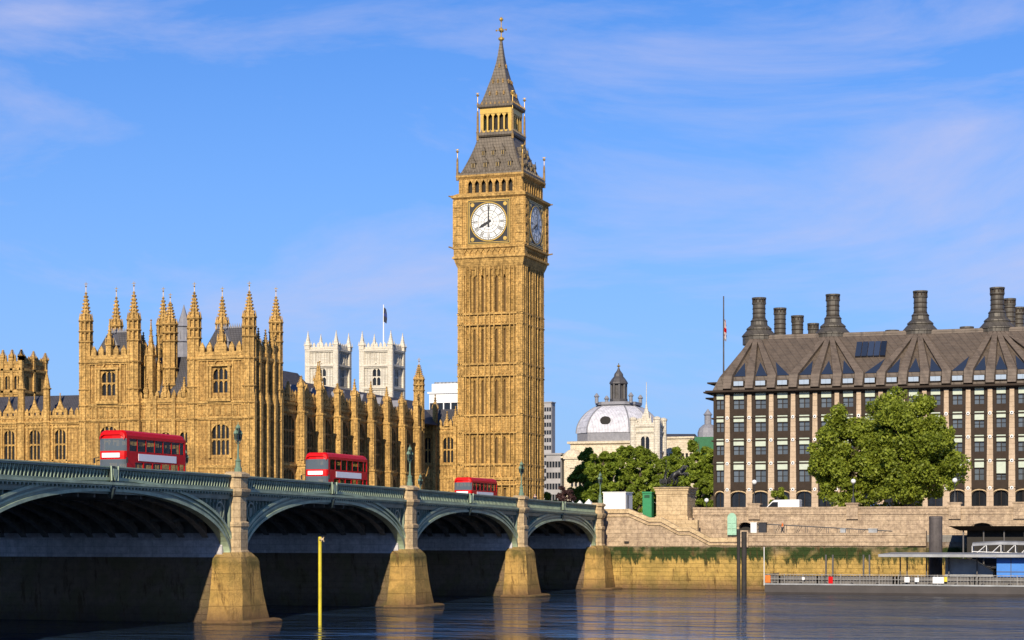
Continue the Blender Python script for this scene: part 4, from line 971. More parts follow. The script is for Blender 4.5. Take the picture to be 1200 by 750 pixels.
# lamp standards: triple lanterns on every pier and over the shallow side
def lamp(x, y, z, label, first=[None], sc=1.0):
    if first[0] is not None:
        return copy_tree(first[0], (x, y, z), label=label)
    t = thing('bridge_lamp', (x, y, z), label, 'street lamp', 'lamps along the bridge parapets')
    b = MB(); b.lathe(x, y, [(.5, z-.1), (.5, z+.5), (.38, z+.6), (.34, z+1.2), (.42, z+1.3), (.2, z+1.5), (.13, z+1.9), (.1, z+3.2), (.2, z+3.3), (.1, z+3.45), (.08, z+4.1)], 8); b.build('post', 'lampg', t)
    b = MB()
    for s_ in (-1, 1):
        for k in range(8):
            a0, a1 = math.pi*k/8, math.pi*(k+1)/8
            b.bar((x, y+s_*(.36-.36*math.cos(a0)), z+3.4-.25*math.sin(a0)), (x, y+s_*(.36-.36*math.cos(a1)), z+3.4-.25*math.sin(a1)), .045)
    b.box(x-.07, x+.07, y-.75, y+.75, z+3.42, z+3.5); b.build('bracket', 'lampg', t)
    for dy, dz in ((-.7, 3.5), (.7, 3.5), (0, 4.1)):
        c = MB(); c.mat(0).lathe(x, y+dy, [(.13, z+dz), (.2, z+dz+.05), (.3, z+dz+.7), (.36, z+dz+.72), (.2, z+dz+1.0), (.06, z+dz+1.1), (.03, z+dz+1.35)], 6, rot=0)
        lo = c.build('lantern', 'lampg', t)
        c = MB()
        for i in range(6):
            a0, a1 = math.pi*2*(i+.12)/6, math.pi*2*(i+.88)/6
            c.flat([(x+.245*math.cos(a0), y+dy+.245*math.sin(a0), z+dz+.1), (x+.245*math.cos(a1), y+dy+.245*math.sin(a1), z+dz+.1), (x+.335*math.cos(a1), y+dy+.335*math.sin(a1), z+dz+.66), (x+.335*math.cos(a0), y+dy+.335*math.sin(a0), z+dz+.66)])
        c.build('glazing', 'glass', lo, fix=False)
    t.scale = (.56, .56, .76); first[0] = t; return t
lamp(BX+.2, PIERS[3], zpar(PIERS[3])+.2, 'green triple lamp on the pier between the two widest arches')
lamp(BX+.2, PIERS[2], zpar(PIERS[2])+.2, 'green triple lamp on the second pier, before the corner turret')
lamp(BX+.2, PIERS[1], zpar(PIERS[1])+.2, 'green triple lamp on the pier in front of the clock tower corner')
lamp(BX+.2, PIERS[0]+.6, zpar(247)+.2, 'green triple lamp where the bridge meets the river wall')
lamp(BS-.2, PIERS[2], zpar(PIERS[2])+.2, 'green triple lamp on the far parapet just behind the largest bus')
lamp(BS-.2, PIERS[1], zpar(PIERS[1])+.2, 'green triple lamp on the far parapet hidden behind the middle bus')
lamp(BS-.2, PIERS[0], zpar(247)+.2, 'green triple lamp on the far parapet before the short palace block')
# ------------------------------------------------------------------ buses
def make_bus(x, y, label):
    """double-decker: front towards -y, length 11.2, width 2.5"""
    z = zpar(y+5)-1.12; Lb, Wb, Hb = 10.9, 2.5, 4.35
    t = thing('double_decker_bus', (x, y, z), label, 'bus', 'red double-decker buses crossing the bridge')
    # section stations along y with rounded front and back, side sheets with window openings
    wins_up = [(.35+k*1.48+.45, .35+k*1.48+1.8, 2.78, 3.72) for k in range(7)]
    wins_lo = [(1.75+k*1.55, 1.75+k*1.55+1.38, 1.05, 1.95) for k in range(5)]
    b = MB(); hw = Wb/2
    for sx in (-1, 1):
        b.frame((x+sx*hw, y), (0, 1), (sx, 0))
        b.sheet(.35, Lb-.3, .32, 3.95, [(a, min(c, Lb-.55), d, e) for a, c, d, e in wins_up]+wins_lo+([(Lb-1.35, Lb-.5, .6, 2.0)]), .08)
    b.frame()
    # roof with rounded edges
    def sec(yy, dz, inset): return [(x-hw+inset, yy, z_+dz) for z_ in (3.95,)]+[(x-hw+.12+inset, yy, 4.22+dz), (x-hw+.4+inset, yy, 4.35+dz), (x+hw-.4-inset, yy, 4.35+dz), (x+hw-.12-inset, yy, 4.22+dz), (x+hw-inset, yy, 3.95+dz)]
    b.loft([sec(y+.08, -.35, .12), sec(y+.16, -.12, .05), sec(y+.4, 0, 0), sec(y+Lb-.6, 0, 0), sec(y+Lb-.2, -.12, .03), sec(y+Lb-.02, -.45, .1)], close=False, caps=False)
    # front: rounded skin between the windscreens
    def rowf(z_, bulge): return [(x-hw, y+.35, z_), (x-hw+.12, y+.14-bulge, z_), (x-hw+.45, y+.02-bulge, z_), (x, y-.04-bulge, z_), (x+hw-.45, y+.02-bulge, z_), (x+hw-.12, y+.14-bulge, z_), (x+hw, y+.35, z_)]
    def rows(zs): b.loft([rowf(z_, bl) for z_, bl in zs], close=False, caps=False)
    rows([(.32, 0), (.95, .03)]); rows([(2.15, .0), (2.45, .0), (2.78, -.02)]); rows([(3.72, -.12), (3.95, -.18)])
    def rowr(z_, q): return [(x+hw, y+Lb-.3, z_), (x+hw-.25, y+Lb-q, z_), (x, y+Lb+.04-q, z_), (x-hw+.25, y+Lb-q, z_), (x-hw, y+Lb-.3, z_)]
    b.loft([rowr(.32, 0), rowr(1.2, 0)], close=False, caps=False); b.loft([rowr(2.1, 0), rowr(2.9, 0)], close=False, caps=False); b.loft([rowr(3.6, .05), rowr(3.95, .12)], close=False, caps=False)
    b.box(x-hw+.1, x+hw-.1, y+.3, y+Lb-.3, 2.2, 2.35); b.box(x-hw+.05, x+hw-.05, y+.3, y+Lb-.2, .3, .5)
    b.v = [(p[0], p[1], p[2]+z) for p in b.v]
    b.mat(1)
    for sx in (-1, 1):
        for k in range(6): a = wins_up[k][1]; b.box(x+sx*hw-.015, x+sx*hw+.015, y+a, y+a+.13, z+2.78, z+3.72)
        b.box(x+sx*hw-.02, x+sx*hw+.02, y+.3, y+Lb-.4, z+.3, z+.42)
    b.build('body', ['red', 'black'], t, fix=False)
    for sx in (-1, 1):
        for a, c, d, e in wins_up+wins_lo+[(Lb-1.35, Lb-.5, .6, 2.0)]:
            g = MB().frame((x+sx*(hw-.05), y), (0, 1), (sx, 0)); c = min(c, Lb-.5); g.flat([(a, 0, z+d), (c, 0, z+d), (c, 0, z+e), (a, 0, z+e)]); g.build('side_window', 'busglass', t, fix=False)
    for nm, zs in (('windscreen', [(.95, .03), (1.5, .02), (2.15, 0)]), ('upper_windscreen', [(2.78, -.02), (3.2, -.05), (3.72, -.12)])):
        g = MB(); g.loft([rowf(z_+z, bl) for z_, bl in zs], close=False, caps=False); g.build(nm, 'busglass2', t, fix=False, smooth=True)
    g = MB(); g.loft([rowr(z_+z, 0) for z_ in (1.2, 2.1)], close=False, caps=False); g.loft([rowr(z_+z, q) for z_, q in ((2.9, 0), (3.6, .05))], close=False, caps=False); g.build('rear_window', 'busglass', t, fix=False)
    g = MB(); g.box(x-.82, x+.82, y-.1, y-.02, z+2.28, z+2.62); g.build('destination_display', 'advert', t)
    g = MB(); g.box(x+hw, x+hw+.025, y+2.3, y+8.9, z+2.08, z+2.62); g.box(x-hw-.025, x-hw, y+2.3, y+8.9, z+2.08, z+2.62); g.build('advert_panel', 'advert', t)
    for sx in (-1, 1):
        g = MB(); g.box(x+sx*.85-.22, x+sx*.85+.22, y-.06, y+.06, z+.6, z+.78); g.build('headlight', 'paper', t)
        g = MB(); g.bar((x+sx*(hw-.02), y+.2, z+2.3), (x+sx*(hw+.28), y-.1, z+2.25), .03); g.box(x+sx*(hw+.28)-.07, x+sx*(hw+.28)+.07, y-.14, y-.06, z+1.85, z+2.25); g.build('mirror', 'black', t)
    for yw_ in (2.7, 8.2):
        for sx in (-1, 1):
            g = MB(); n = 16; xo = x+sx*(hw-.28)
            g.loft([[(xx, y+yw_+rr*math.cos(2*math.pi*i/n), z+.48+rr*math.sin(2*math.pi*i/n)) for i in range(n)] for xx, rr in ((xo-sx*.05, .4), (xo, .48), (xo+sx*.25, .48), (xo+sx*.29, .42))]); wo_ = g.build('wheel', 'rubber', t)
            g = MB(); g.loft([[(xx, y+yw_+rr*math.cos(2*math.pi*i/n), z+.48+rr*math.sin(2*math.pi*i/n)) for i in range(n)] for xx, rr in ((xo+sx*.2, .26), (xo+sx*.3, .24))]); g.build('rim', 'steel', wo_)
    for k in range(7):                                  # seats seen through the glass
        for sx in (-.75, .75): g = MB(); g.box(x+sx-.42, x+sx+.42, y+1.2+k*1.3, y+1.3+k*1.3, z+2.35, z+3.25); g.box(x+sx-.42, x+sx+.42, y+.85+k*1.3, y+1.25+k*1.3, z+2.35, z+2.8); g.build('seat', 'clothd', t)
    t.scale = (.95, .93, 1.04)
    return t
def busglass(name, col, a):
    s = NT(name); s.b.inputs['Base Color'].default_value = (*col, 1); s.b.inputs['Roughness'].default_value = .05
    tr = s.add('ShaderNodeBsdfTransparent', {0: (.75, .78, .72, 1)}); mx = s.add('ShaderNodeMixShader', {0: a}); s.link(tr.outputs[0], mx.inputs[1]); s.link(s.b.outputs[0], mx.inputs[2]); s.link(mx.outputs[0], s.out.inputs[0]); return s.m
M['busglass'] = busglass('bus_glass', (.03, .035, .03), .35); M['busglass2'] = busglass('windscreen_glass', (.12, .15, .17), .7)
def bus_at(px_left, x=-80.8):                           # where the sight line to the front offside corner crosses the lane
    return wy(px_left, x-1.25)
BY = [bus_at(114), bus_at(356), bus_at(531, -88.6)]
make_bus(-80.8, BY[0], 'red double-decker bus with the longest white side panel, the largest of the three')
make_bus(-80.8, BY[1], 'red double-decker bus between the second and third lamps of the bridge')
make_bus(-88.6, BY[2], 'small far red double-decker bus at the foot of the clock tower')

# ================================================================== RIVER WALLS, STAIRS
WY = 250.0
def ez(py, x=-50, y=WY): return wz(py, x, y)
sx = [wx(p_, WY) for p_ in (703, 737, 760, 774, 795, 808, 831.5, 866)]
sz = [10.35, 10.35, ez(606), ez(606), ez(617.5), ez(617.5), ez(630), ez(630)]
ew = thing('stair_wall', (-60, WY, 0), 'pink granite stair wall stepping down to the landing beside the bridge', 'river wall')
b = MB(); b.box(-74.5, sx[-1], WY, WY+1.2, -3, 5.5)
b.v = [(p[0], p[1]+(0 if p[2] > 0 else -.9) if p[1] < WY+1 else p[1], p[2]) for p in b.v]
b.build('tidal_base', 'tide', ew)
b = MB()
for i in range(7):
    b.loft([[(x_, y_, z_) for y_, z_ in ((WY+.15, 5.5), (WY+.75, 5.5), (WY+.75, zt_-.5), (WY+.15, zt_-.5))] for x_, zt_ in ((sx[i], sz[i]), (sx[i+1], sz[i+1]))])
b.build('wall', 'granite', ew)
b = MB()
for i in range(7):
    b.loft([[(x_, y_, z_) for y_, z_ in ((WY-.05, zt_-.55), (WY+.95, zt_-.55), (WY+.95, zt_), (WY+.1, zt_))] for x_, zt_ in ((sx[i], sz[i]), (sx[i+1], sz[i+1]))])
    b.loft([[(x_, y_, z_) for y_, z_ in ((WY-.02, zt_-1.0), (WY+.2, zt_-1.0), (WY+.2, zt_-.85), (WY-.02, zt_-.85))] for x_, zt_ in ((sx[i], sz[i]), (sx[i+1], sz[i+1]))])
b.build('coping', 'gran2', ew)
b = MB()                                               # the steps behind the sloping wall
for k in range(20): x0 = sx[1]+(sx[-2]-sx[1])*k/20; x1 = sx[1]+(sx[-2]-sx[1])*(k+1)/20; b.box(x0, x1+.02, WY+.76, WY+5.4, 4, 9.2-(9.2-5.8)*(k+1)/20)
b.build('stair', 'granite', ew)
b = MB(); b.box(sx[0]+3.3, sx[0]+3.9, WY-.03, WY+.1, 5.9, 6.15); b.build('drain', 'dark', ew)
lw = thing('landing_wall', (-30, WY, 0), 'stained lower river wall with a weed line below the landing', 'river wall')
xe = wx(1085, WY); x8 = sx[-1]
b = MB(); b.box(x8+.02, xe, WY+.25, WY+1.2, -3, 5.6); b.v = [(p[0], p[1]+(-.9 if p[2] < 0 and p[1] < WY+1 else 0), p[2]) for p in b.v]; b.build('tidal_base', 'tide', lw)
b = MB(); b.box(x8+.02, xe, WY+.1, WY+.7, 5.6, 6.9); b.box(x8+.02, xe, WY, WY+.95, 6.9, 7.25); b.box(x8+.02, xe, WY+.02, WY+.3, 6.1, 6.25); b.box(wx(1064, WY), xe+.02, WY-.15, WY+1.1, 5.6, 7.5)
b.box(x8-.15, x8+1.2, WY-.1, WY+1.1, 5.4, 7.55); b.build('parapet', 'granite', lw)
b = MB(); b.box(x8+1.25, 90, WY+1.0, 257.2, 4, 6.95); b.build('landing', 'pave', lw)
b = MB(); b.box(xe+.02, 90, WY+.6, WY+1.2, -3, 6.1); b.build('tidal_base', 'tide', lw)
uw = thing('embankment_wall', (-20, 257, 5), 'long pink stone embankment wall with a parapet below the trees', 'river wall')
UY = 257.0; xu = wx(812, UY); ops = [(wx(866, UY)-xu, wx(881, UY)-xu, 5.9, ez(612, y=UY)), (wx(1136, UY)-xu, wx(1166, UY)-xu, 5.9, ez(613, y=UY))]
b = MB().frame((xu, UY), *EAST); b.sheet(0, 90-xu, 5, 9.6, ops, 1.0)
for o_ in ops:
    m = (o_[0]+o_[1])/2; h_ = (o_[1]-o_[0])/2
    for s_ in (-1, 1): b.loft([[(m+s_*h_, n, o_[3]-h_*.55), (m+s_*h_, n, o_[3]), (m, n, o_[3]), (m+s_*h_*.55, n, o_[3]-.12*h_)] for n in (-.9, 0)])
    b.loft([[(m+(h_+.3)*math.cos(math.pi*k/12), n, o_[3]-h_*.55+(h_*.55+.3)*math.sin(math.pi*k/12)) for k in range(13)]+[(m+(h_)*math.cos(math.pi*k/12), n, o_[3]-h_*.55+(h_*.55)*math.sin(math.pi*k/12)) for k in range(12, -1, -1)] for n in (0, .15)])
b.frame(); b.build('wall', 'granite', uw, fix=False)
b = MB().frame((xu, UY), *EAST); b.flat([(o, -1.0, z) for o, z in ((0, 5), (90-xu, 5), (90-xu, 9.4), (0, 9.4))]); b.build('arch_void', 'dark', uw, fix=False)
b = MB(); b.box(xu, 90, UY-.12, UY+.6, 9.6, 9.75); b.box(xu, 90, UY+.0, UY+.45, 9.75, 10.35); b.box(xu, 90, UY-.1, UY+.55, 10.35, 10.6); b.box(xu, 90, UY+.46, 262.5, 8.6, 9.2)
b.box(-97, xu, UY+.46, 262.5, 8.6, 9.15); b.build('parapet', 'granite', uw)
for p_ in (884, 999, 1119, 1195):
    x_ = wx(p_, UY); b = MB(); b.box(x_-.75, x_+.75, UY-.3, UY+.75, 9.0, 10.9); b.box(x_-.9, x_+.9, UY-.4, UY+.9, 10.9, 11.1); b.build('pedestal', 'granite', uw)
b = MB(); b.box(sx[0]+.3, xu+.2, WY+5.5, UY+1, 4, 9.2); b.box(sx[0]+.3, wx(766, UY), WY+5.5, WY+6, 9.2, 9.9); b.build('wall', 'granite', uw)
# plinth with the chariot group
px0, px1 = wx(768, 255), wx(806, 255); zp = wz(571, px0, 255)
pl = thing('statue_plinth', ((px0+px1)/2, 257, 8), 'pale square granite plinth at the head of the river stairs', 'plinth')
b = MB(); b.box(px0+.1, px1-.1, 255.1, 259.5, 5, zp-.9); b.box(px0-.1, px1+.1, 254.9, 259.7, zp-.45, zp-.15); b.box(px0-.25, px1+.25, 254.75, 259.85, zp-.15, zp); b.box(px0, px1, 255, 259.6, zp-.9, zp-.45); b.box(px0-.05, px1+.05, 254.95, 259.6, 8.6, 9.4)
b.box(px0+.1, px1+1.5, 254.2, 255.1, 5, 8.9); b.build('block', 'gran2', pl)
b = MB()
for k in range(3): b.box(px1-.35+k*.42-.6, px1-.05+k*.42-.6, 254.9, 255.1+.02, 6.0, 8.9)
b.build('pilaster', 'granite', pl)
# turquoise gate leaf and arched doorway on the landing
x0, x1 = wx(852.5, 256.6), wx(863, 256.6); m = (x0+x1)/2; zt = wz(601, m, 256.6); h_ = (x1-x0)/2
gt = thing('arched_gate', (m, 256.6, 6), 'pale turquoise arched gate leaf standing against the embankment wall', 'gate')
b = MB(); pts = [(x0, 6.95)]+[(m-h_*math.cos(math.pi*k/10), zt-h_*1.1+h_*1.1*math.sin(math.pi*k/10)) for k in range(11)]+[(x1, 6.95)]
b.loft([[(x_, y_, z_) for x_, z_ in pts] for y_ in (256.55, 256.7)]); b.build('leaf_panel', 'turq', gt)
b = MB(); b.box(m-.05, m+.05, 256.48, 256.55, 6.95, zt); 
for z_ in (7.1, 7.8, 8.5): b.box(x0+.05, x1-.05, 256.49, 256.55, z_, z_+.12)
b.build('frame_bar', 'turq', gt)
# huts by the stair head
x0, x1 = wx(707, 262.5), wx(733, 262.5); zt = wz(577.5, x0, 262.5)
h = thing('site_cabin', ((x0+x1)/2, 263.5, 9.2), 'plain white cabin at the end of the bridge parapet', 'cabin')
b = MB(); b.box(x0, x1, 262.5, 266, 9.2, zt); b.build('wall', 'paper', h); b = MB(); b.box(x0-.1, x1+.1, 262.4, 266.1, zt, zt+.12); b.build('roof', 'paper', h); b = MB(); b.box(x1-.02, x1+.03, 263.2, 264.1, 9.3, zt-.3); b.build('door', 'steel', h)
x0, x1 = wx(753, 254.6), wx(763.5, 254.6); zt = wz(578, x0, 254.6)
h = thing('portable_toilet', ((x0+x1)/2, 255, 9.2), 'green portable toilet cabin standing left of the plinth', 'toilet cabin')
b = MB(); b.box(x0, x1, 254.6, 255.8, 9.2, zt); b.build('wall', 'wgreen', h); b = MB(); b.box(x0-.06, x1+.06, 254.5, 255.9, zt, zt+.2); b.build('roof', 'wgreen', h); b = MB(); b.box(x0+.12, x1-.12, 254.56, 254.6, 9.35, zt-.15); b.build('door', 'wgreen', h); b = MB()
for k in range(5): b.box(x0+.25, x1-.25, 254.53, 254.56, zt-.6+k*.08, zt-.56+k*.08)
b.build('vent', 'dark', h)
b = MB(); b.box(x0-.2, x1+.3, 253.5, 255.9, 6, 9.2); b.build('stair_landing', 'granite', ew)

# ================================================================== PONTOON AND PIER
XP = wx(896, 232.7)
pn = thing('floating_pontoon', (-20, 236, 0), 'long grey steel pontoon with railings moored below the wall', 'pontoon')
b = MB(); y0, y1 = 232.7, 241.0; x1 = 40
b.loft([[(XP+1.0, y0+.3, -1), (x1, y0+.3, -1), (x1, y1, -1), (XP+1.0, y1, -1)], [(XP, y0, .25), (x1, y0, .25), (x1, y1, .25), (XP, y1, .25)], [(XP, y0, 1.22), (x1, y0, 1.22), (x1, y1, 1.22), (XP, y1, 1.22)]])
b.build('hull', 'greyh', pn)
b = MB(); b.box(XP, x1, y0-.08, y0, 1.1, 1.27); b.build('deck_edge', 'steel', pn); b = MB()
for k in range(28): x_ = XP+1.2+k*3.0; b.lathe(x_, y0+.35, [(.16, 1.0), (.14, 1.3), (.2, 1.36), (.03, 1.44)], 8)
b.build('fender', 'steeld', pn)
b = MB()
n = 240; L_ = x1-XP
for z_ in (2.3, 2.32-.55): b.box(XP+.1, x1, y0+.12, y0+.18, z_, z_+.07)
for k in range(n): x_ = XP+.1+L_*k/n; b.box(x_-.018, x_+.018, y0+.13, y0+.165, 1.0, 2.3)
for k in range(40): x_ = XP+.1+L_*k/40; b.box(x_-.05, x_+.05, y0+.1, y0+.2, 1.0, 2.4)
for k in range(20): y_ = y0+.2+k*.4; b.box(XP+.1, XP+.14, y_-.02, y_+.02, 1.0, 2.3)
b.box(XP+.08, XP+.15, y0+.1, y1-.2, 2.28, 2.36); b.build('railing', 'railm', pn)
b = MB(); b.box(XP+.5, x1, y0+.5, y0+.56, 1.0, 2.2); b.build('screen', 'screen', pn)
# canopy with posts
cx0 = wx(1030, 234)
b = MB(); b.loft([[(cx0, 233.8, 4.55), (x1, 233.8, 4.55), (x1, 240.5, 4.7), (cx0+.6, 240.5, 4.7)], [(cx0-.1, 233.6, 4.72), (x1, 233.6, 4.72), (x1, 240.7, 4.9), (cx0+.5, 240.7, 4.9)]]); b.box(cx0, x1, 233.58, 233.7, 4.42, 4.74)
co = b.build('canopy', 'steel', pn)
for p_ in (1055, 1063, 1086, 1112, 1145, 1168, 1199): x_ = wx(p_, 237); b = MB(); b.box(x_-.07, x_+.07, 236.9, 237.05, 1, 4.6); b.build('post', 'steeld', pn)
for p_ in (968, 976, 1012, 1019): x_ = wx(p_, 240.5); b = MB(); b.box(x_-.09, x_+.09, 240.4, 240.6, 1, wz(650, x_, 240.5)); b.build('stanchion', 'steeld', pn)
x0 = wx(1168, 235); b = MB(); b.box(x0, x0+14, 235, 239, 1.0, 4.4); ko = b.build('blue_cabin', 'blue', pn)
b = MB(); 
for k in range(1, 9): b.box(x0+k*1.6-.04, x0+k*1.6+.04, 234.96, 235, 1.1, 4.3)
b.box(x0, x0+14, 234.95, 235, 2.7, 2.78); b.build('panel_joint', 'steeld', ko)
x0 = wx(1108, 238); x1_ = wx(1164, 238); b = MB(); b.loft([[(x0, y_, 1.0), (x0, y_, 4.3), (x0+(x1_-x0)*.6, y_, 4.1), (x1_, y_, 2.7), (x1_, y_, 1.0)] for y_ in (237.6, 240)]); b.build('shelter', 'steel', pn)
b = MB(); x_ = wx(895.5, 233.4); b.box(x_-.04, x_+.04, 233.35, 233.43, 1, wz(641, x_, 233)); b.build('mast', 'paper', pn)
for p_, q_, z0, z1, mt in ((1093, 1106, 1.4, 2.15, 'paper'), (1106.5, 1110, 1.6, 2.15, 'yellow'), (971, 976, 1.3, 2.1, 'red'), (1060, 1066, 1.5, 2.1, 'paper'), (1072, 1077, 1.55, 2.05, 'paper'), (940, 943, 1.7, 2.0, 'paper'), (897, 903, 1.35, 2.2, 'clotho')):
    x0, x1_ = wx(p_, 232.8), wx(q_, 232.8); b = MB(); b.box(x0, x1_, 232.74, 232.78, z0, z1); b.build('notice_board', mt, pn)
for p_ in (914, 919, 958, 963, 967, 1047, 1051, 1054, 1137, 1142, 1146):      # white fender posts behind the rail
    x_ = wx(p_, 233.3); b = MB(); b.box(x_-.09, x_+.09, 233.2, 233.38, 1.0, 2.2); b.bar((x_, 233.29, 2.15), (x_+.3, 233.29, 2.15), .05); b.build('fender_post', 'steel', pn)
# mooring piles
def pile(name, x, y, r, zt, mat, label, group=None, cap=True):
    b = MB(); b.lathe(x, y, [(r, -3), (r, zt-.3), (r*1.04, zt-.28), (r*1.04, zt-.05), (r*.9, zt)], 16); o = b.build(name, mat, label=label, cat='mooring pile', group=group); return o
x_ = wx(1096.5, 241.8); pile('mooring_pile', x_, 241.8, .77, wz(605, x_, 241.8), 'pile', 'thick round grey pile rising beside the pontoon canopy')
x_ = wx(865.5, 231.5); pile('mooring_pile', x_, 231.5, .2, wz(620, x_, 231.5), 'piled', 'slimmer taller black timber pile of the pair off the stair wall', 'black timber piles')
x_ = wx(872, 232.6); pile('mooring_pile', x_, 232.6, .3, wz(623, x_, 232.6), 'piled', 'shorter thicker black timber pile of the pair off the stair wall', 'black timber piles')
x_ = wx(1127, 239.5)
# upper canopy and covered gangway to the bank
x0 = wx(1113, 246); up = thing('pier_shelter', (x0+10, 249, 6), 'dark brown flat roofed shelter behind the grey pile', 'shelter')
b = MB(); zz = wz(616.5, x0, 246); b.loft([[(x0, 244, zz), (45, 244, zz), (45, 253, zz), (x0, 253, zz)], [(x0+1.3, 245, zz-.55), (45, 245, zz-.55), (45, 252, zz-.55), (x0+1.3, 252, zz-.55)]]); b.build('roof', 'bronzed', up)
b = MB(); b.box(x0+2, 45, 246.5, 251, 3.3, zz-.5); b.build('wall', 'dark', up)
for k in range(9): b = MB(); b.box(x0+1.6+k*2.4, x0+1.75+k*2.4, 245.4, 245.6, 3.3, zz-.5); b.build('post', 'steeld', up)
b = MB(); b.box(x0+1, 45, 245.3, 251, 3.0, 3.35)
for k in range(6): b.box(x0+3+k*4, x0+3.4+k*4, 247, 247.4, -3, 3.1)
b.build('floor', 'steeld', up)
x0 = wx(1140, 242.5); gw = thing('covered_gangway', (x0+6, 242.5, 4), 'curved grey roof over a lattice gangway to the shelter', 'gangway')
b = MB(); N_ = 12
def gr(t): return (x0+20*t, 5.9-.75*t+.35*math.sin(min(1, t*4)*math.pi/2))
b.loft([[(gr(t)[0], 241.7, gr(t)[1]-.25), (gr(t)[0], 243.5, gr(t)[1]-.25), (gr(t)[0], 243.3, gr(t)[1]+.05), (gr(t)[0], 242.6, gr(t)[1]+.2), (gr(t)[0], 241.9, gr(t)[1]+.05)] for t in [k/N_ for k in range(N_+1)]]); b.build('roof', 'steel', gw)
for y_ in (241.8, 243.4):
    b = MB()
    b.bar((x0, y_, 4.35), (x0+20, y_, 3.6), .08); b.bar((x0, y_, 5.0), (x0+20, y_, 4.3), .05)
    for k in range(12):
        t = k/12; t2 = (k+1)/12; b.bar((x0+20*t, y_, 4.35-.75*t), (x0+20*t, y_, gr(t)[1]-.2), .05); b.bar((x0+20*t, y_, 4.35-.75*t), (x0+20*t2, y_, gr(t2)[1]-.2), .045)
    b.build('lattice', 'paper', gw)
# low lattice gangway lying on the landing
x0, x1 = wx(884, 253.5), wx(1045, 253.5); lg = thing('lattice_gangway', ((x0+x1)/2, 253.5, 6), 'long low steel gangway with sloping handrails lying along the landing', 'gangway')
n = 26
for y_ in (252.9, 254.1):
    b = MB()
    for k in range(n):
        a = k/n; c = (k+1)/n; tp = lambda t: 8.35-1.0*max(0, t-.1); xk = lambda t: x0+(x1-x0)*t
        b.bar((xk(a), y_, tp(a)), (xk(c), y_, tp(c)), .07)
        if k % 2 == 0: b.bar((xk(a), y_, 7.0), (xk(a), y_, tp(a)), .035)
        if k % 4 == 0: b.bar((xk(a), y_, 7.0), (xk(a)+.7, y_, tp(a)), .03)
    b.build('handrail', 'steeld', lg)
b = MB(); b.box(x0, x1, 252.95, 254.05, 6.96, 7.1); b.build('bed', 'steeld', lg)
for p_, q_, z_, mt in ((880, 887, 8.5, 'paper'), (889, 898, 8.5, 'clothd'), (1018, 1028, 7.7, 'steel'), (985, 991, 7.7, 'steel')):
    a, c = wx(p_, 252.4), wx(q_, 252.4); b = MB(); b.box(a, c, 252.2, 252.8, 6.95, z_); b.box(a-.06, c+.06, 252.14, 252.86, z_, z_+.08); b.build('locker', mt, label={'880': 'white locker at the end of the landing by the dark arch', '889': 'dark locker next to the white one on the landing', '1018': 'white low box near the block end of the landing', '985': 'small white box mid-way along the landing'}[str(p_)], cat='locker')
# river marker pole
x_ = wx(375, 145.5); yq = 145.5; sc_ = 7.06*F/107/dep(x_, yq); x_, yq = x_*sc_, yq*sc_
mk = thing('river_marker', (x_, yq, 0), 'slim yellow marker pole standing in the river before the second arch', 'marker pole')
b = MB(); b.lathe(x_, yq, [(.13, -3), (.13, wz(630, x_, yq)), (.1, wz(629, x_, yq))], 10); b.build('pole', 'yellow', mk)
b = MB(); zt = wz(632, x_, yq); b.frame((x_, yq), (CR, SR), (SR, -CR))
for s_ in (-1, 1): b.bar((.1, .2, zt-s_*.18), (.34, .2, zt+s_*.18), .035)
b.box(-.05, .3, .15, .25, zt-.06, zt+.06); b.build('cross_topmark', 'gran2', mk)
# ================================================================== BUSINESS BLOCK WITH CHIMNEYS
HY = 350.0
def hz(py): return wz(py, -80, HY)
hx = lambda p: wx(p, HY)
ph = thing('office_building', (hx(1000), HY, 9), 'brown metal and sandstone office block with tall round chimneys', 'office building')
edge = [852.8+25.63*k for k in range(-1, 17)]
bx_ = [hx(p) for p in edge]; bx_[0] = hx(836)
zc = wz(458.5, hx(850), HY); zg = hz(574); zgr = 9.1
lev = [hz(462), hz(490), hz(516.5), hz(543.5), hz(574)]   # floor lines from the cornice down
b = MB().frame((bx_[0], HY), *EAST); ops = []; x0_ = bx_[0]
floors = []
for i in range(len(bx_)-1):
    a, c = bx_[i]-x0_+.98, bx_[i+1]-x0_-.98
    if i == 0: a = .5; c = bx_[1]-x0_-.7
    for (t_, bt) in ((460.5, 479.5), (487.5, 506), (514, 533), (541, 565)): ops.append((a, c, hz(bt), hz(t_))); floors.append((a, c, hz(bt), hz(t_)))
    ops.append((bx_[i]-x0_+.62 if i else .4, bx_[i+1]-x0_-.62, zgr, hz(576)))
b.sheet(0, bx_[-1]-x0_, 8.5, zc, ops, .5); b.box(0, bx_[-1]-x0_, -24, -1.2, 8.5, zc); b.build('wall', 'bronzed', ph, fix=False)
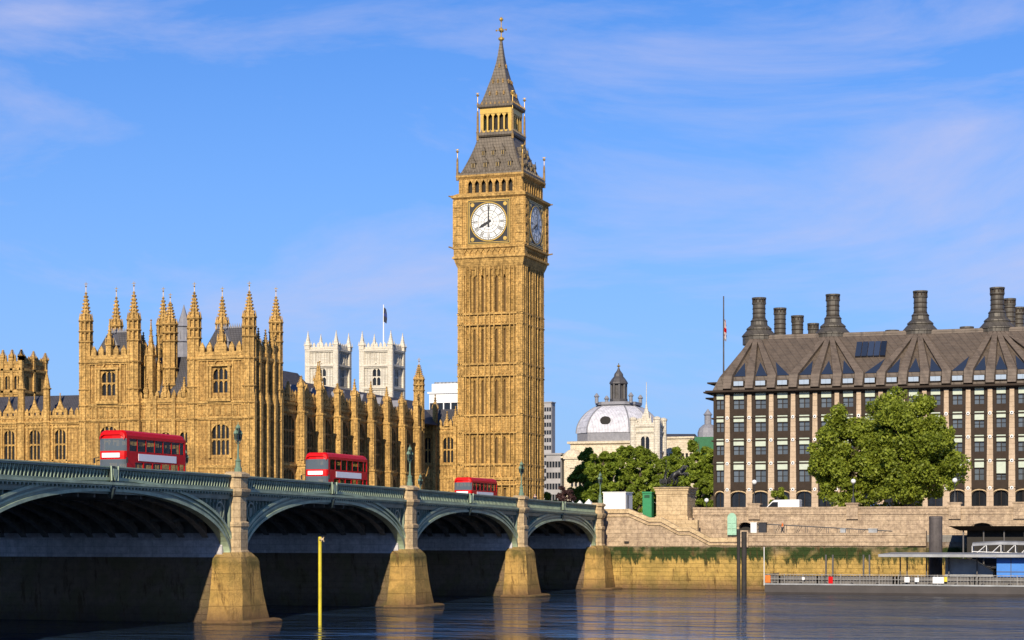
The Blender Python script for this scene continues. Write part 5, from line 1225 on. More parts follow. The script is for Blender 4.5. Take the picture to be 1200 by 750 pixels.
for a, c, z0, z1 in floors:
    m = (a+c)/2; p = MB().frame((x0_, HY), *EAST); hgt = z1-z0; zbld = z1-(random.uniform(.40, .46) if random.random() < .93 else random.uniform(.5, .8))*hgt
    for q0, q1 in ((a, m), (m, c)): p.flat([(q0, -.45, z0), (q1, -.45, z0), (q1, -.45, zbld), (q0, -.45, zbld)])
    w_ = p.build('window', 'glasso', ph, fix=False)
    p = MB().frame((x0_, HY), *EAST); p.box(a+.08, c-.08, -.44, -.02, zbld+.05, z1-.05); p.build('blind', 'blind', w_)
    p = MB().frame((x0_, HY), *EAST); p.box(m-.06, m+.06, -.44, -.2, z0, zbld); p.box(a, c, -.44, -.12, zbld-.08, zbld+.04); p.box(a, a+.07, -.44, -.2, z0, zbld); p.box(c-.07, c, -.44, -.2, z0, zbld); p.box(a, c, -.44, -.3, (z0+zbld)/2-.03, (z0+zbld)/2+.03); p.build('frame', 'bronzed', w_)
for i in range(len(bx_)-1):                             # ground arcade
    a, c = bx_[i]-x0_+.6, bx_[i+1]-x0_-.6
    if i == 0: a = .4
    p = MB().frame((x0_, HY), *EAST); m = (a+c)/2; h_ = (c-a)/2; zt = hz(576)
    for k in range(4): p.flat([(a+(c-a)*k/4, -.48, zgr), (a+(c-a)*(k+1)/4, -.48, zgr), (a+(c-a)*(k+1)/4, -.48, zt), (a+(c-a)*k/4, -.48, zt)])
    ao = p.build('arcade_window', 'glass', ph, fix=False)
    p = MB().frame((x0_, HY), *EAST)
    for s_ in (-1, 1): p.loft([[(m+s_*h_, n, zt-1.1), (m+s_*h_, n, zt), (m, n, zt), (m+s_*h_*.4, n, zt-.12), (m+s_*h_*.75, n, zt-.45)] for n in (-.4, .02)])
    p.box(m-.05, m+.05, -.47, -.3, zgr, zt); p.box(a, c, -.47, -.3, zgr+2.2, zgr+2.3)
    p.build('frame', 'bronzed', ao)
    p = MB().frame((x0_, HY), *EAST); N_ = 8
    arc = [(m-h_*1.15*math.cos(math.pi*k/N_), zt-.75+.8*math.sin(math.pi*k/N_)) for k in range(N_+1)]
    p.loft([[(u, n_, z+d) for n_, d in ((.03, -.1), (.16, -.1), (.16, .1), (.03, .1))] for u, z in arc]); p.build('arch_band', 'gran2', ph)
for i, x_ in enumerate(bx_[1:-1]):                      # tapering sandstone piers
    p = MB().frame((x0_, HY), *EAST); u = x_-x0_
    zs = [zgr, hz(574), hz(543.5), hz(516.5), hz(490), hz(462)]; ws = [.62, .56, .52, .47, .42, .38]
    for k in range(5):
        p.loft([[(u-w_, -.4, z_), (u+w_, -.4, z_), (u+w_, dn, z_), (u-w_, dn, z_)] for z_, w_, dn in ((zs[k]+.06, ws[k], .42-.03*k), (zs[k+1]-.06, ws[k+1], .39-.03*k))])
    po_ = p.build('stone_pier', 'pinkp', ph)
    for z_ in zs[1:5]:
        p = MB().frame((x0_, HY), *EAST); n = 10; p.mat(0); p.loft([[(u+.3*math.cos(2*math.pi*j/n), nn, z_+.3*math.sin(2*math.pi*j/n)) for j in range(n)] for nn in (.3, .5)]); p.mat(1); p.loft([[(u+.13*math.cos(2*math.pi*j/n), nn, z_+.13*math.sin(2*math.pi*j/n)) for j in range(n)] for nn in (.5, .6)]); p.build('tie_boss', ['paper', 'black'], po_)
p = MB().frame((x0_, HY), *EAST)
for z_ in lev[1:]: p.box(0, bx_[-1]-x0_, -.05, .12, z_-.12, z_+.12)
p.box(-1.2, bx_[-1]-x0_, -.3, 1.3, zc-.25, zc+.1); p.box(-.8, bx_[-1]-x0_, -.3, .9, zc-.45, zc-.25); p.build('ledge', 'bronzed', ph)
p = MB()                                                # ledges round the chamfered south corner
for z_, o_ in ((zc-.1, 2.0), (hz(448), 1.3), (hz(466), 1.6), (hz(490), .5), (hz(516.5), .5), (hz(543.5), .5)): p.box(x0_-o_, x0_+.5, HY+.6, HY+20, z_-.12, z_+.14)
p.build('corner_ledge', 'bronzed', ph)
# steep roof: slope, fanned ducts, attic windows
zr = wz(399, -80, HY+8); RY = HY+9.5; xr0, xr1 = hx(1000)-0, 0
xL = x0_; xR = bx_[-1]
p = MB(); p.loft([[(xL-.2, HY-.1, zc+.1), (xR, HY-.1, zc+.1), (xR, HY+24, zc+.1), (xL-.2, HY+24, zc+.1)], [(xL+.9, HY+.9, zc+2.6), (xR, HY+.9, zc+2.6), (xR, HY+23, zc+2.6), (xL+.9, HY+23, zc+2.6)],
        [(xL+5.3, RY-2.6, zr), (xR, RY-2.6, zr), (xR, HY+16, zr), (xL+5.3, HY+16, zr)]])
rf = p.build('roof', 'bronzem', ph)  # roof plane coloured darker so gaps between ducts look like shaded recesses
CH = [889.5, 976, 1078.5, 1168.6]
cxs = [wx(c_, RY) for c_ in CH]
def onroof(x_, t): return (x_, HY+.9+(RY-2.6-HY-.9)*t, zc+2.6+(zr-zc-2.6)*t)
p = MB()
for x_ in bx_[1:-1]:
    k = min(range(4), key=lambda j: abs(cxs[j]-x_)); xt = cxs[k]+(x_-cxs[k])*.16
    a, c = (x_, HY-.25, zc+.2), onroof(x_, 0); d = onroof(xt, .97)
    w_ = .5
    p.loft([[(q[0]-ww, q[1], q[2]), (q[0]-ww*.8, q[1]-.7, q[2]+.2), (q[0]+ww*.8, q[1]-.7, q[2]+.2), (q[0]+ww, q[1], q[2])] for q, ww in ((a, .85), (c, .95), (d, .5))])
p.build('roof_duct', 'bronze', rf)
for i in range(len(bx_)-1):
    m = (bx_[i]+bx_[i+1])/2
    if i == 0: continue
    p = MB().frame((m, HY+.3), *EAST); p.box(-1.0, 1.0, -.2, .55, hz(453), hz(446.5)); d_ = p.build('dormer', 'bronzed', ph)
    p = MB().frame((m, HY+.3), *EAST); p.flat([(-.86, .56, hz(452.4)), (.86, .56, hz(452.4)), (.86, .56, hz(447.2)), (-.86, .56, hz(447.2))]); p.box(-.04, .04, .55, .6, hz(452.4), hz(447.2)); p.build('pane', 'glasslit', d_, fix=False)
    k = min(range(4), key=lambda j: abs(cxs[j]-m)); e = abs(m-cxs[k])
    t_ = .36 if e < 9 else .2
    xt = cxs[k]+(m-cxs[k])*(1-.8*t_) if e > 1 else m
    p = MB(); q0, q1, q2 = onroof(m-1.05, .0), onroof(m+1.05, .0), onroof(xt, t_)
    p.loft([[(a[0], a[1]-o, a[2]+o*.5) for a in (q0, q1, q2)] for o in (-.1, .12)]); p.build('attic_glazing', 'glassb', rf)
# blue skylight
p = MB(); 
for k in range(5):
    x0, x1 = wx(1004+k*7.2, HY+5), wx(1010.4+k*7.2, HY+5); q = [onroof(x0, .42), onroof(x1, .42), onroof(x1, .8), onroof(x0, .8)]
    p.loft([[(a[0], a[1]-o, a[2]+o*.6) for a in q] for o in (-.1, .45)])
p.build('skylight', 'glassb', rf)
p = MB(); p.box(xL+6.5, xR, RY-2, HY+16, zr-.2, wz(392, -60, RY+2)); p.build('ridge_block', 'bronze', rf)
def chimney(parent, x, y, zb, pys, rb, rs, big=True):
    """tapered conical base, tall louvred drum, ringed top"""
    zt = wz(pys, x, y); b = MB()
    if big: b.lathe(x, y, [(rb, zb-.5), (rb, zb+.9), (rb*1.06, zb+1.0), (rb*1.04, zb+1.2), (rb*.74, zb+2.2), (rb*.78, zb+2.3), (rb*.76, zb+2.5), (rb*.52, zb+3.1), (rb*.5, zb+3.7), (rb*.54, zb+3.8), (rs*1.02, zb+4.3)], 20)
    else: b.lathe(x, y, [(rb, zb-1), (rb, zb+.8), (rs, zb+1.2)], 20)
    z0 = zb+(4.3 if big else 1.2)
    b.lathe(x, y, [(rs, z0), (rs, zt-1.3), (rs*1.12, zt-1.2), (rs*1.12, zt-.95), (rs*.9, zt-.9), (rs*.9, zt-.35), (rs*1.14, zt-.3), (rs*1.14, zt), (rs*.9, zt)], 20)
    o = b.build('chimney', 'bronzech', parent)
    b = MB(); n_ = max(1, int((zt-1.4-z0)/.85))
    for k in range(n_+1): b.lathe(x, y, [(rs, z0+.0+k*.85), (rs*1.07, z0+.03+k*.85), (rs*1.07, z0+.13+k*.85), (rs, z0+.16+k*.85)], 20)
    for k in range(10):
        a = 2*math.pi*k/10; b.box(x+rs*1.02*math.cos(a)-.09, x+rs*1.02*math.cos(a)+.09, y+rs*1.02*math.sin(a)-.09, y+rs*1.02*math.sin(a)+.09, zt-1, zt-.3)
    b.build('ring', 'bronzed', o); return o
zb = zr-.3
for c_, tp in zip(CH, (349, 345, 341, 337)): chimney(ph, wx(c_, RY), RY, zb, tp, 2.95, 1.14)
for c_, tp, r_, dy in ((914, 361, 1.05, 6), (934.5, 370, 1.05, 9), (953, 379, .95, 9), (1045.5, 387, 1.1, 8), (1133, 383, 1.1, 8), (1183, 350, 1.0, 8), (1193.5, 360, 1.0, 12)): chimney(ph, wx(c_, RY+dy), RY+dy, zb, tp, r_*1.15, r_, False)
# flagpole with its flag, on the corner
fx = wx(848, HY+3); fl = thing('flagpole', (fx, HY+3, hz(430)), 'tall thin flagpole on the corner of the office roof', 'flagpole')
b = MB(); b.lathe(fx, HY+3, [(.14, zc), (.1, wz(347, fx, HY+3))], 6); b.build('pole', 'steeld', fl)
def flag(name, x, y, z0, z1, wdt, label, mats, droop=.9):
    b = MB(); n = 8; m_ = 10
    for i in range(m_):
        for j in range(n):
            def P(i_, j_):
                t = j_/n; s = i_/m_; return (x+.15+wdt*t*(.55+.2*math.sin(s*3)), y-.25*math.sin(t*9+s*2), z1-(z1-z0)*s-droop*t*wdt*.5)
            u, v = abs(i+.5-m_/2)/(m_/2), abs(j+.5-n/2)/(n/2)
            b.mat(0 if (u < .22 or v < .22) else 1 if (u < .4 or v < .4 or abs(u-v) < .18) else 2)
            b.add([P(i, j), P(i, j+1), P(i+1, j+1), P(i+1, j)], [(0, 1, 2, 3)])
    return b.build(name, mats, fix=False, label=label, cat='flag')
flag('flag', fx, HY+3, wz(397, fx, HY), wz(372, fx, HY), 0.5, 'limp red, white and blue flag on the office flagpole', ['red', 'paper', 'flagblue'])

# ================================================================== FAR BUILDINGS
def ZZ(py, x, y): return wz(py, x, y)
# abbey towers
def abbey(px0, px1, label, flagp=False):
    y = 640.0; x0, x1 = wx(px0, y), wx(px1, y); w_ = x1-x0
    t = thing('abbey_tower', ((x0+x1)/2, y+w_/2, 9), label, 'tower', 'twin white abbey towers')
    q = lambda p: ZZ(p, x0, y); D_ = w_
    b = MB()
    for OO, D in (((x0, y), EAST), ((x1, y), NORTH)):
        b.frame(OO, *D); m = w_/2; b.sheet(0, w_, 9, q(408), [(m-1.5, m+1.5, q(452), q(432)), (m-1.2, m+1.2, 25, q(470))], .8)
    b.frame(); b.flat([(x0, y, 9), (x0, y+D_, 9), (x0, y+D_, q(408)), (x0, y, q(408))]); b.flat([(x0, y+D_, 9), (x1, y+D_, 9), (x1, y+D_, q(408)), (x0, y+D_, q(408))]); b.flat([(x0, y, q(409)), (x1, y, q(409)), (x1, y+D_, q(409)), (x0, y+D_, q(409))])
    b.build('wall', 'white', t, fix=False)
    for OO, D in (((x0, y), EAST), ((x1, y), NORTH)):
        m = w_/2; gwin(t, OO, D, m-1.5, m+1.5, q(452), q(432), lights=2, depth=.7, smat='whitep', bar=.3)
        b = MB().frame(OO, *D)
        for u in (0, w_): b.box(u-.9, u+.9, -.5, .7, 9, q(406))
        for z_ in (q(412), q(430), q(456)): string(b, -.6, w_+.6, z_, .8, .7)
        crest(b, 0, w_, q(409), 1.8, 1.6)
        for k in range(6): b.box(1+(w_-2)*k/5-.15, 1+(w_-2)*k/5+.15, 0, .3, q(429), q(414))
        b.loft([[(m-2.4, n, q(431)), (m, n, q(424)), (m+2.4, n, q(431)), (m+1.9, n, q(431)), (m, n, q(426)), (m-1.9, n, q(431))] for n in (0, .4)])
        b.build('buttress', 'whitep', t)
    for (a, c) in ((x0, y), (x1, y), (x0, y+D_), (x1, y+D_)):
        b = MB(); pinnacle(b, a, c, q(410), q(405), q(388), .95); b.build('pinnacle', 'whitep', t)
abbey(361, 394, 'white stone abbey tower nearer the palace pavilion, without a flag')
abbey(424.5, 458, 'white stone abbey tower with a flag flying from its top')
x_ = wx(449.5, 648); b = MB(); b.lathe(x_, 648, [(.25, ZZ(412, x_, 648)), (.15, ZZ(357, x_, 648))], 6); b.build('flagpole', 'paper', label='thin white flagpole on top of an abbey tower', cat='flagpole')
flag('flag', x_, 648, ZZ(377, x_, 648), ZZ(360, x_, 648), 1.5, 'dark flag hanging above the abbey tower', ['flagblue', 'clothd', 'clothd'])
# modern glass-topped block behind the palace
def block(name, px0, px1, y, pt, mat, label, cat, rows=0, cols=0, depth=20, pb=600, roof=None, wm='glass', fr=.62):
    x0, x1 = wx(px0, y), wx(px1, y); zt = ZZ(pt, (x0+x1)/2, y); zb_ = 9; t = thing(name, ((x0+x1)/2, y, 9), label, cat)
    b = MB().frame((x0, y), *EAST); ops = []; w_ = x1-x0; rh = (zt-zb_)/max(1, rows+.6)
    for r_ in range(rows):
        for c in range(cols):
            u = w_*(c+.5)/cols; z_ = zt-.6*rh-r_*rh; ops.append((u-w_/cols*fr/2, u+w_/cols*fr/2, z_-rh*.55, z_))
    b.sheet(0, w_, zb_, zt, ops, .5); b.box(0, w_, -depth, -1, zb_, zt-.05); b.build('wall', mat, t, fix=False)
    for o_ in ops: p = MB().frame((x0, y), *EAST); p.flat([(o_[0], -.45, o_[2]), (o_[1], -.45, o_[2]), (o_[1], -.45, o_[3]), (o_[0], -.45, o_[3])]); p.build('window', wm, t, fix=False)
    b = MB(); b.box(x0-.4, x1+.4, y-.4, y+depth, zt, zt+.5); b.build('roof_edge', roof or mat, t)
    return t, x0, x1, zt
block('modern_block', 503, 545, 520, 461, 'paper', 'white modern office block with a glazed top storey behind the palace', 'office building', 8, 5, fr=.86)
x0, x1 = wx(506, 524), wx(545, 524); b = MB(); b.box(x0, x1, 524, 534, 20, ZZ(450, x0, 524)); b.mat(1)
for k in range(9): b.lathe(x0+(x1-x0)*k/9+.6, 526, [(.5, ZZ(450, x0, 524)), (.5, ZZ(447.5, x0, 524))], 6)
b.build('rooftop_plant', ['paper', 'steel'], label='grey rooftop machinery above the white modern block', cat='rooftop plant')
block('office_tower', 632, 646, 900, 472, 'concrete', 'slim grey concrete office tower just beyond the clock tower', 'office tower', 16, 5, fr=.8, depth=6)
block('grey_block', 330, 362, 430, 455, 'paper', 'low white flat roofed building behind the palace north front', 'office building', 2, 4)
block('city_block', 640, 657, 560, 533, 'concrete', 'pale low block with rows of windows beneath the slim grey tower', 'office building', 6, 5, fr=.8, depth=8)
block('city_block', 650, 672, 600, 541, 'concrete', 'small grey stepped block beside the domed hall', 'office building', 5, 4)
# hall with the grey dome
DY = 560.0; cxd = wx(725, DY+14); q = lambda p: ZZ(p, cxd, DY)
dm = thing('domed_hall', (cxd, DY+14, 9), 'cream stone hall under a wide grey lead dome and dark lantern', 'domed building')
cyd = DY+14; hw = (wx(765, DY)-wx(680, DY))/2
b = MB(); b.lathe(cxd, cyd, [(hw+2, 9), (hw+2, q(537)), (hw+3, q(536)), (hw+3, q(534)), (hw+.5, q(533)), (hw+.5, q(520)), (hw+1.3, q(519)), (hw+1.3, q(516.5)), (hw, q(516))], 4); b.build('wall', 'cream', dm)
def ob(r, z, ch=.42):                                  # square with cut corners
    c = r*(1-ch); return [(cxd+a, cyd+e, z) for a, e in ((-c, -r), (c, -r), (r, -c), (r, c), (c, r), (-c, r), (-r, c), (-r, -c))]
b = MB(); b.loft([ob(hw, q(516)), ob(hw, q(506))]); b.build('drum', 'leadgrey', dm)
b = MB(); pr = []
for k in range(13):
    a = k/12*math.radians(66); pr.append(ob(hw*(.06+.96*math.cos(a)) , q(506)+(q(472)-q(506))*math.sin(a)/math.sin(math.radians(66)), .42))
b.loft(pr); dmo = b.build('dome', 'lead', dm)
for i in range(8):
    b = MB()
    for k in range(12): b.bar(pr[k][i], pr[k+1][i], .24)
    b.build('dome_rib', 'leadgrey', dmo)
b = MB(); b.loft([[(cxd+1.6*math.cos(2*math.pi*i/12)-1, cyd-hw*.86+o, q(492)+1.3*math.sin(2*math.pi*i/12)) for i in range(12)] for o in (0, -1.4)]); b.build('dome_window', 'dark', dmo)
b = MB()
for k in range(13):
    pass
for a in range(9): b.box(cxd-hw+2*hw*a/8-.55, cxd-hw+2*hw*a/8+.55, DY+14-hw-2.4, DY+14-hw-1.9, 9, q(537))
b.build('pilaster', 'cream', dm)
b = MB(); b.loft([ob(hw*.56, q(472)), ob(hw*.56, q(468.5)), ob(hw*.4, q(468))]); 
for sx_ in (-1, 1):
    for sy_ in (-1, 1): b.lathe(cxd+sx_*hw*.48, cyd+sy_*hw*.48, [(.5, q(470)), (.5, q(463)), (.8, q(462)), (.15, q(458))], 8)
b.build('lantern_base', 'leadgrey', dm)
b = MB(); b.lathe(cxd, cyd, [(2.5, q(469)), (2.5, q(464)), (1.7, q(463.5)), (1.7, q(447)), (2.6, q(446)), (2.5, q(444)), (1.9, q(440)), (1.3, q(437)), (1.2, q(434)), (.5, q(430)), (.15, q(426)), (.1, q(421))], 8)
for i in range(8): a = 2*math.pi*(i+.5)/8; b.box(cxd+2.2*math.cos(a)-.3, cxd+2.2*math.cos(a)+.3, cyd+2.2*math.sin(a)-.3, cyd+2.2*math.sin(a)+.3, q(464), q(446))
b.build('lantern', 'steeld', dm)
b = MB(); b.lathe(cxd, cyd, [(.1, q(426)), (.55, q(424.5)), (.1, q(423))], 6); b.build('finial', 'goldleaf', dm)
# low wings of the hall
x0, x1 = wx(662, DY-4), wx(690, DY-4); b = MB(); b.box(x0, x1, DY-4, DY+10, 9, q(538)); b.box(x0-.4, x1+.4, DY-4.4, DY+10, q(538), q(536)); b.lathe((x0+x1)/2-3, DY+2, [(3.2, q(536)), (2.9, q(532)), (1.5, q(527)), (.1, q(525))], 10); b.build('side_wing', 'cream', dm)
# white gothic court tower
GY = 480.0; x0, x1 = wx(742, GY), wx(770, GY); qg = lambda p: ZZ(p, x0, GY); w_ = x1-x0
gc = thing('court_tower', ((x0+x1)/2, GY+3, 9), 'white stone gothic tower with a dark arched window before the dome', 'tower')
b = MB().frame((x0, GY), *EAST); m = w_/2; b.sheet(0, w_, 9, qg(497), [(m-1.1, m+1.1, qg(528), qg(511)), (m-1, m+1, 12, qg(540))], .6); b.frame((x1, GY), *NORTH); b.sheet(0, w_, 9, qg(497), [(m-1.1, m+1.1, qg(528), qg(511))], .6)
b.frame(); b.flat([(x0, GY, qg(497)), (x1, GY, qg(497)), (x1, GY+w_, qg(497)), (x0, GY+w_, qg(497))]); b.flat([(x0, GY, 9), (x0, GY+w_, 9), (x0, GY+w_, qg(497)), (x0, GY, qg(497))]); b.build('wall', 'whitep', gc, fix=False)
gwin(gc, (x0, GY), EAST, m-1.1, m+1.1, qg(528), qg(511), lights=2, depth=.55, smat='whitep', bar=.2, trans=0); gwin(gc, (x1, GY), NORTH, m-1.1, m+1.1, qg(528), qg(511), lights=2, depth=.55, smat='whitep', bar=.2, trans=0)
b = MB()
for OO, D in (((x0, GY), EAST), ((x1, GY), NORTH)):
    b.frame(OO, *D); crest(b, 0, w_, qg(498), 1.4, 1.2)
    for z_ in (qg(500), qg(507), qg(530)): string(b, 0, w_, z_, .35, .35)
b.frame()
for a, c in ((x0, GY), (x1, GY), (x0, GY+w_), (x1, GY+w_)): b.lathe(a, c, [(.75, 9), (.75, qg(493)), (.9, qg(492)), (.9, qg(490)), (.3, qg(488.5))], 8)
b.build('corner_turret', 'whitep', gc)
xs = wx(757.5, GY+w_/2); b = MB(); b.lathe(xs, GY+w_/2, [(1.0, qg(497)), (.8, qg(487)), (.3, qg(478)), (.08, qg(470)), (.06, qg(447))], 6)
for a in range(8): t_ = 2*math.pi*a/8; b.cone4(xs+1.1*math.cos(t_)-.2, xs+1.1*math.cos(t_)+.2, GY+w_/2+1.1*math.sin(t_)-.2, GY+w_/2+1.1*math.sin(t_)+.2, qg(497), qg(484))
b.build('spire', 'whitep', gc)
block('slate_roofed_block', 774, 812, 500, 514, 'cream', 'long low stone building with a dark roof between the tower and the offices', 'building', 3, 8)
x0, x1 = wx(774, 501), wx(809, 501); b = MB(); b.loft([[(x_, 501, ZZ(514, x_, 501)), (x_, 506, ZZ(508.5, x_, 506)), (x_, 512, ZZ(514, x_, 501))] for x_ in (x0, x1)]); b.build('pitched_roof', 'slate', label='dark pitched roof above the long low stone building', cat='roof')
# netted dome and small cupola beside the office corner
x_ = wx(825, 700); z_ = lambda p: ZZ(p, x_, 700); t = thing('cupola_building', (x_, 700, 9), 'pale domed cupola rising behind the office corner', 'building')
b = MB(); b.box(wx(812, 700), wx(845, 700), 700, 715, 9, z_(512)); b.build('wall', 'paper', t)
b = MB(); b.lathe(x_, 706, [(3.6, z_(512)), (3.6, z_(506)), (3.1, z_(501)), (1.8, z_(497)), (1.2, z_(496)), (1.2, z_(486)), (1.6, z_(485)), (.7, z_(481)), (.1, z_(478))], 12); b.build('cupola', 'leadgrey', t)
b = MB(); b.box(wx(814, 470), wx(838, 470), 470, 476, 9, ZZ(512, wx(820, 470), 470)); b.build('scaffold_netting', 'netting', label='green netting wrapped round a low building beside the offices', cat='netting')
# terrace fillers behind the square
block('terrace_block', 668, 742, 520, 548, 'cream', 'cream stone terrace mostly hidden behind the square trees', 'building', 3, 16)
block('terrace_block', 770, 842, 440, 540, 'cream', 'shaded stone block behind the trees beside the offices', 'building', 3, 14)
# tents
for k, (p_, y) in enumerate(((661, 352), (670, 352), (679.5, 352), (690, 340))):
    x_ = wx(p_, y); b = MB(); b.mat(0).lathe(x_, y, [(1.25, 9.1), (1.3, 11.6)], 4).lathe(x_, y, [(1.45, 11.55), (.7, 12.4), (.05, 13.3)], 4)
    b.build('peaked_tent', 'clothw', label=['white peaked tent closest to the clock tower foot', 'second white peaked tent from the clock tower', 'third white peaked tent, beside the last bridge lamp', 'white peaked tent just beyond the last bridge lamp'][k], cat='tent', group='white tents in the square')

# ================================================================== TREES
rng = np.random.default_rng(11)
def leaves(name, clumps, per, size, mat, parent, drop=.0):
    """leaf faces scattered through the volume of many clumps"""
    C = np.repeat(np.array([c[:3] for c in clumps]), per, axis=0); Rr = np.repeat(np.array([c[3] for c in clumps]), per)
    n = len(C); d = rng.normal(size=(n, 3)); d /= np.linalg.norm(d, axis=1)[:, None]
    rad = Rr*rng.uniform(.35, 1.08, n)**.6; P = C+d*rad[:, None]*np.array([1, 1, .8])
    a = rng.normal(size=(n, 3))+np.array([0, 0, 0]); a /= np.linalg.norm(a, axis=1)[:, None]; b2 = np.cross(a, rng.normal(size=(n, 3))); b2 /= np.linalg.norm(b2, axis=1)[:, None]
    s = size*rng.uniform(.6, 1.25, n)[:, None]
    V = np.stack([P-a*s, P+b2*s*.6, P+a*s, P-b2*s*.6], 1).reshape(-1, 3)
    o0 = np.array(ORG[parent.name]); V -= o0
    me = bpy.data.meshes.new(name); me.vertices.add(4*n); me.vertices.foreach_set('co', V.ravel().astype(np.float32))
    me.loops.add(4*n); me.loops.foreach_set('vertex_index', np.arange(4*n, dtype=np.int32)); me.polygons.add(n)
    me.polygons.foreach_set('loop_start', np.arange(0, 4*n, 4, dtype=np.int32)); me.polygons.foreach_set('loop_total', np.full(n, 4, dtype=np.int32))
    me.materials.append(M[mat]); me.update(calc_edges=True); me.validate()
    o = bpy.data.objects.new(name, me); COL.objects.link(o); o.parent = parent; return o
def tree(x, y, z, h, rx, label, cat='tree', mat='leafa', size=.3, nc=90, per=170, low=.12, group=None, name='plane_tree', ry=None):
    t = thing(name, (x, y, z), label, cat, group); ry = ry or rx*.85
    cl = []; zc_ = z+h*(.5+low/2); hz_ = h*(1-low)/2
    while len(cl) < nc:
        v = rng.normal(size=3); v /= np.linalg.norm(v); r_ = rng.uniform(.25, 1)**.45
        bump = 1+.16*math.sin(3.1*v[0]+5*v[2]+x)+.12*math.sin(7*v[1]+4*v[2]+y)
        p = v*r_*bump*.86; taper = 1-.22*max(0, p[2])
        cl.append((x+p[0]*rx*taper, y+p[1]*ry*taper, zc_+p[2]*hz_, rng.uniform(.10, .2)*rx+.25))
    b = MB(); rt = .022*h+.1
    b.lathe(x, y, [(rt*1.5, z-.3), (rt*1.1, z+.5), (rt, z+h*.25), (rt*.75, z+h*.45), (rt*.3, z+h*.75), (.03, z+h*.92)], 9)
    to = b.build('trunk', 'bark', t)
    b = MB()
    for c in cl[:22]:
        zz = z+h*rng.uniform(.2, .5); mid = (x+(c[0]-x)*.5, y+(c[1]-y)*.5, zz+(c[2]-zz)*.62); b.bar((x, y, zz), mid, rt*.32); b.bar(mid, c[:3], rt*.16)
    b.build('branch', 'bark', to); leaves('crown', cl, per, size, mat, t); return t
tree(wx(1064, 268), 268, 9.2, 18.6, 8.2, 'largest plane tree, standing before the office block with a tall rounded crown', nc=190, per=300, size=.24, low=.0)
tree(wx(996, 269), 269, 9.2, 15.8, 6.2, 'smaller plane tree joining the large one on its side nearer the bridge', nc=105, per=260, size=.24, low=-.02)
for k, (p_, y, tp, pw, lb) in enumerate((
    (688, 420, 530, 20, 'small rounded tree closest to the cream hall, beside the tents'), (706, 400, 524, 22, 'dark green tree below the edge of the grey dome'),
    (730, 410, 521, 24, 'broad dark tree directly below the dome lantern'), (752, 395, 525, 20, 'dark tree in front of the white court tower'),
    (776, 405, 527, 22, 'dark tree just behind the chariot statue'), (798, 400, 530, 20, 'dark tree between the statue and the office corner'),
    (819, 385, 515, 21, 'tallest dark tree, beside the office corner'), (836, 380, 530, 14, 'slim dark tree tucked against the office corner'))):
    x_ = wx(p_, y); h_ = wz(tp-8, x_, y)-9.1; rx = 1.15*pw*dep(x_, y)/F; tree(x_, y, 9.1, h_, rx, lb, mat='leafb', size=.36, nc=75, per=170, low=-.02, group='trees in the square', name='leafy_tree')
x_ = wx(661, 345); tree(x_, 345, 9.1, 7.0, 2.3, 'purple leaved small tree beside the clock tower foot', mat='leafp', size=.28, nc=22, per=90, name='purple_tree', low=.2)
x_ = wx(645, 372); tree(x_, 372, 9.1, 6.4, 2.0, 'small green tree half hidden by the clock tower', mat='leafb', size=.28, nc=20, per=90, name='leafy_tree')
x_ = wx(912, 283); tree(x_, 283, 9.2, wz(568, x_, 283)-9.2, 1.3, 'young small tree behind the white van', mat='leafa', size=.17, nc=16, per=110, name='young_tree', low=.25)
x_ = wx(740, 268); tree(x_, 272, 9.2, 3.9, 2.0, 'low bushy tree between the white cabin and the green toilet', mat='leafa', size=.2, nc=22, per=110, name='leafy_tree', low=0)

# ================================================================== VEHICLES, LAMPS, PEOPLE, STATUE
def van(x, y, z, label, ln=5.6, sg=1):
    """panel van, nose towards -x * sg"""
    t = thing('white_van', (x, y, z), label, 'van'); b = MB(); X = lambda u: x+sg*(u-ln/2)
    prof = [(0, .45), (0, .95), (.25, 1.15), (.95, 1.3), (1.75, 2.15), (2.1, 2.35), (ln-.1, 2.4), (ln, 2.3), (ln, .45)]
    b.loft([[(X(u), yy, z+zz-(.0 if abs(ins) < .01 else (.06 if zz > 2 else 0))) for u, zz in prof] for yy, ins in ((y-1.0, 1), (y-.92, 0), (y+.92, 0), (y+1.0, 1))]); b.build('body', 'paper', t)
    g = MB(); g.loft([[(X(u), yy, z+zz) for u, zz in ((1.15, 1.35), (1.85, 2.05), (2.6, 2.05), (2.6, 1.35))] for yy in (y-1.03, y-1.0)]); g.build('side_window', 'glass', t)
    g = MB(); g.loft([[(X(.98)-.03*sg, yy, z+1.36), (X(1.72)-.03*sg, yy, z+2.14), (X(1.76), yy, z+2.12), (X(1.02), yy, z+1.33)] for yy in (y-.85, y+.85)]); g.build('windscreen', 'glass', t)
    for u in (.95, ln-1.1):
        for yy in (y-.95, y+.8):
            g = MB(); n = 14; g.loft([[(X(u)+r_*math.cos(2*math.pi*i/n), yo, z+.36+r_*math.sin(2*math.pi*i/n)) for i in range(n)] for yo, r_ in ((yy-.07, .3), (yy-.05, .36), (yy+.17, .36))]); g.build('wheel', 'rubber', t)
    for yy in (y-.7, y+.7): g = MB(); g.box(X(0)-.03, X(0)+.03, yy-.15, yy+.15, z+.8, z+.95); g.build('headlight', 'steel', t)
    return t
van(wx(915, 276.5), 276.5, 9.5, 'long white van parked behind the embankment parapet beside the young tree')
van(wx(1024, 296), 296, 9.1, 'white van half hidden under the big plane tree', 4.6)
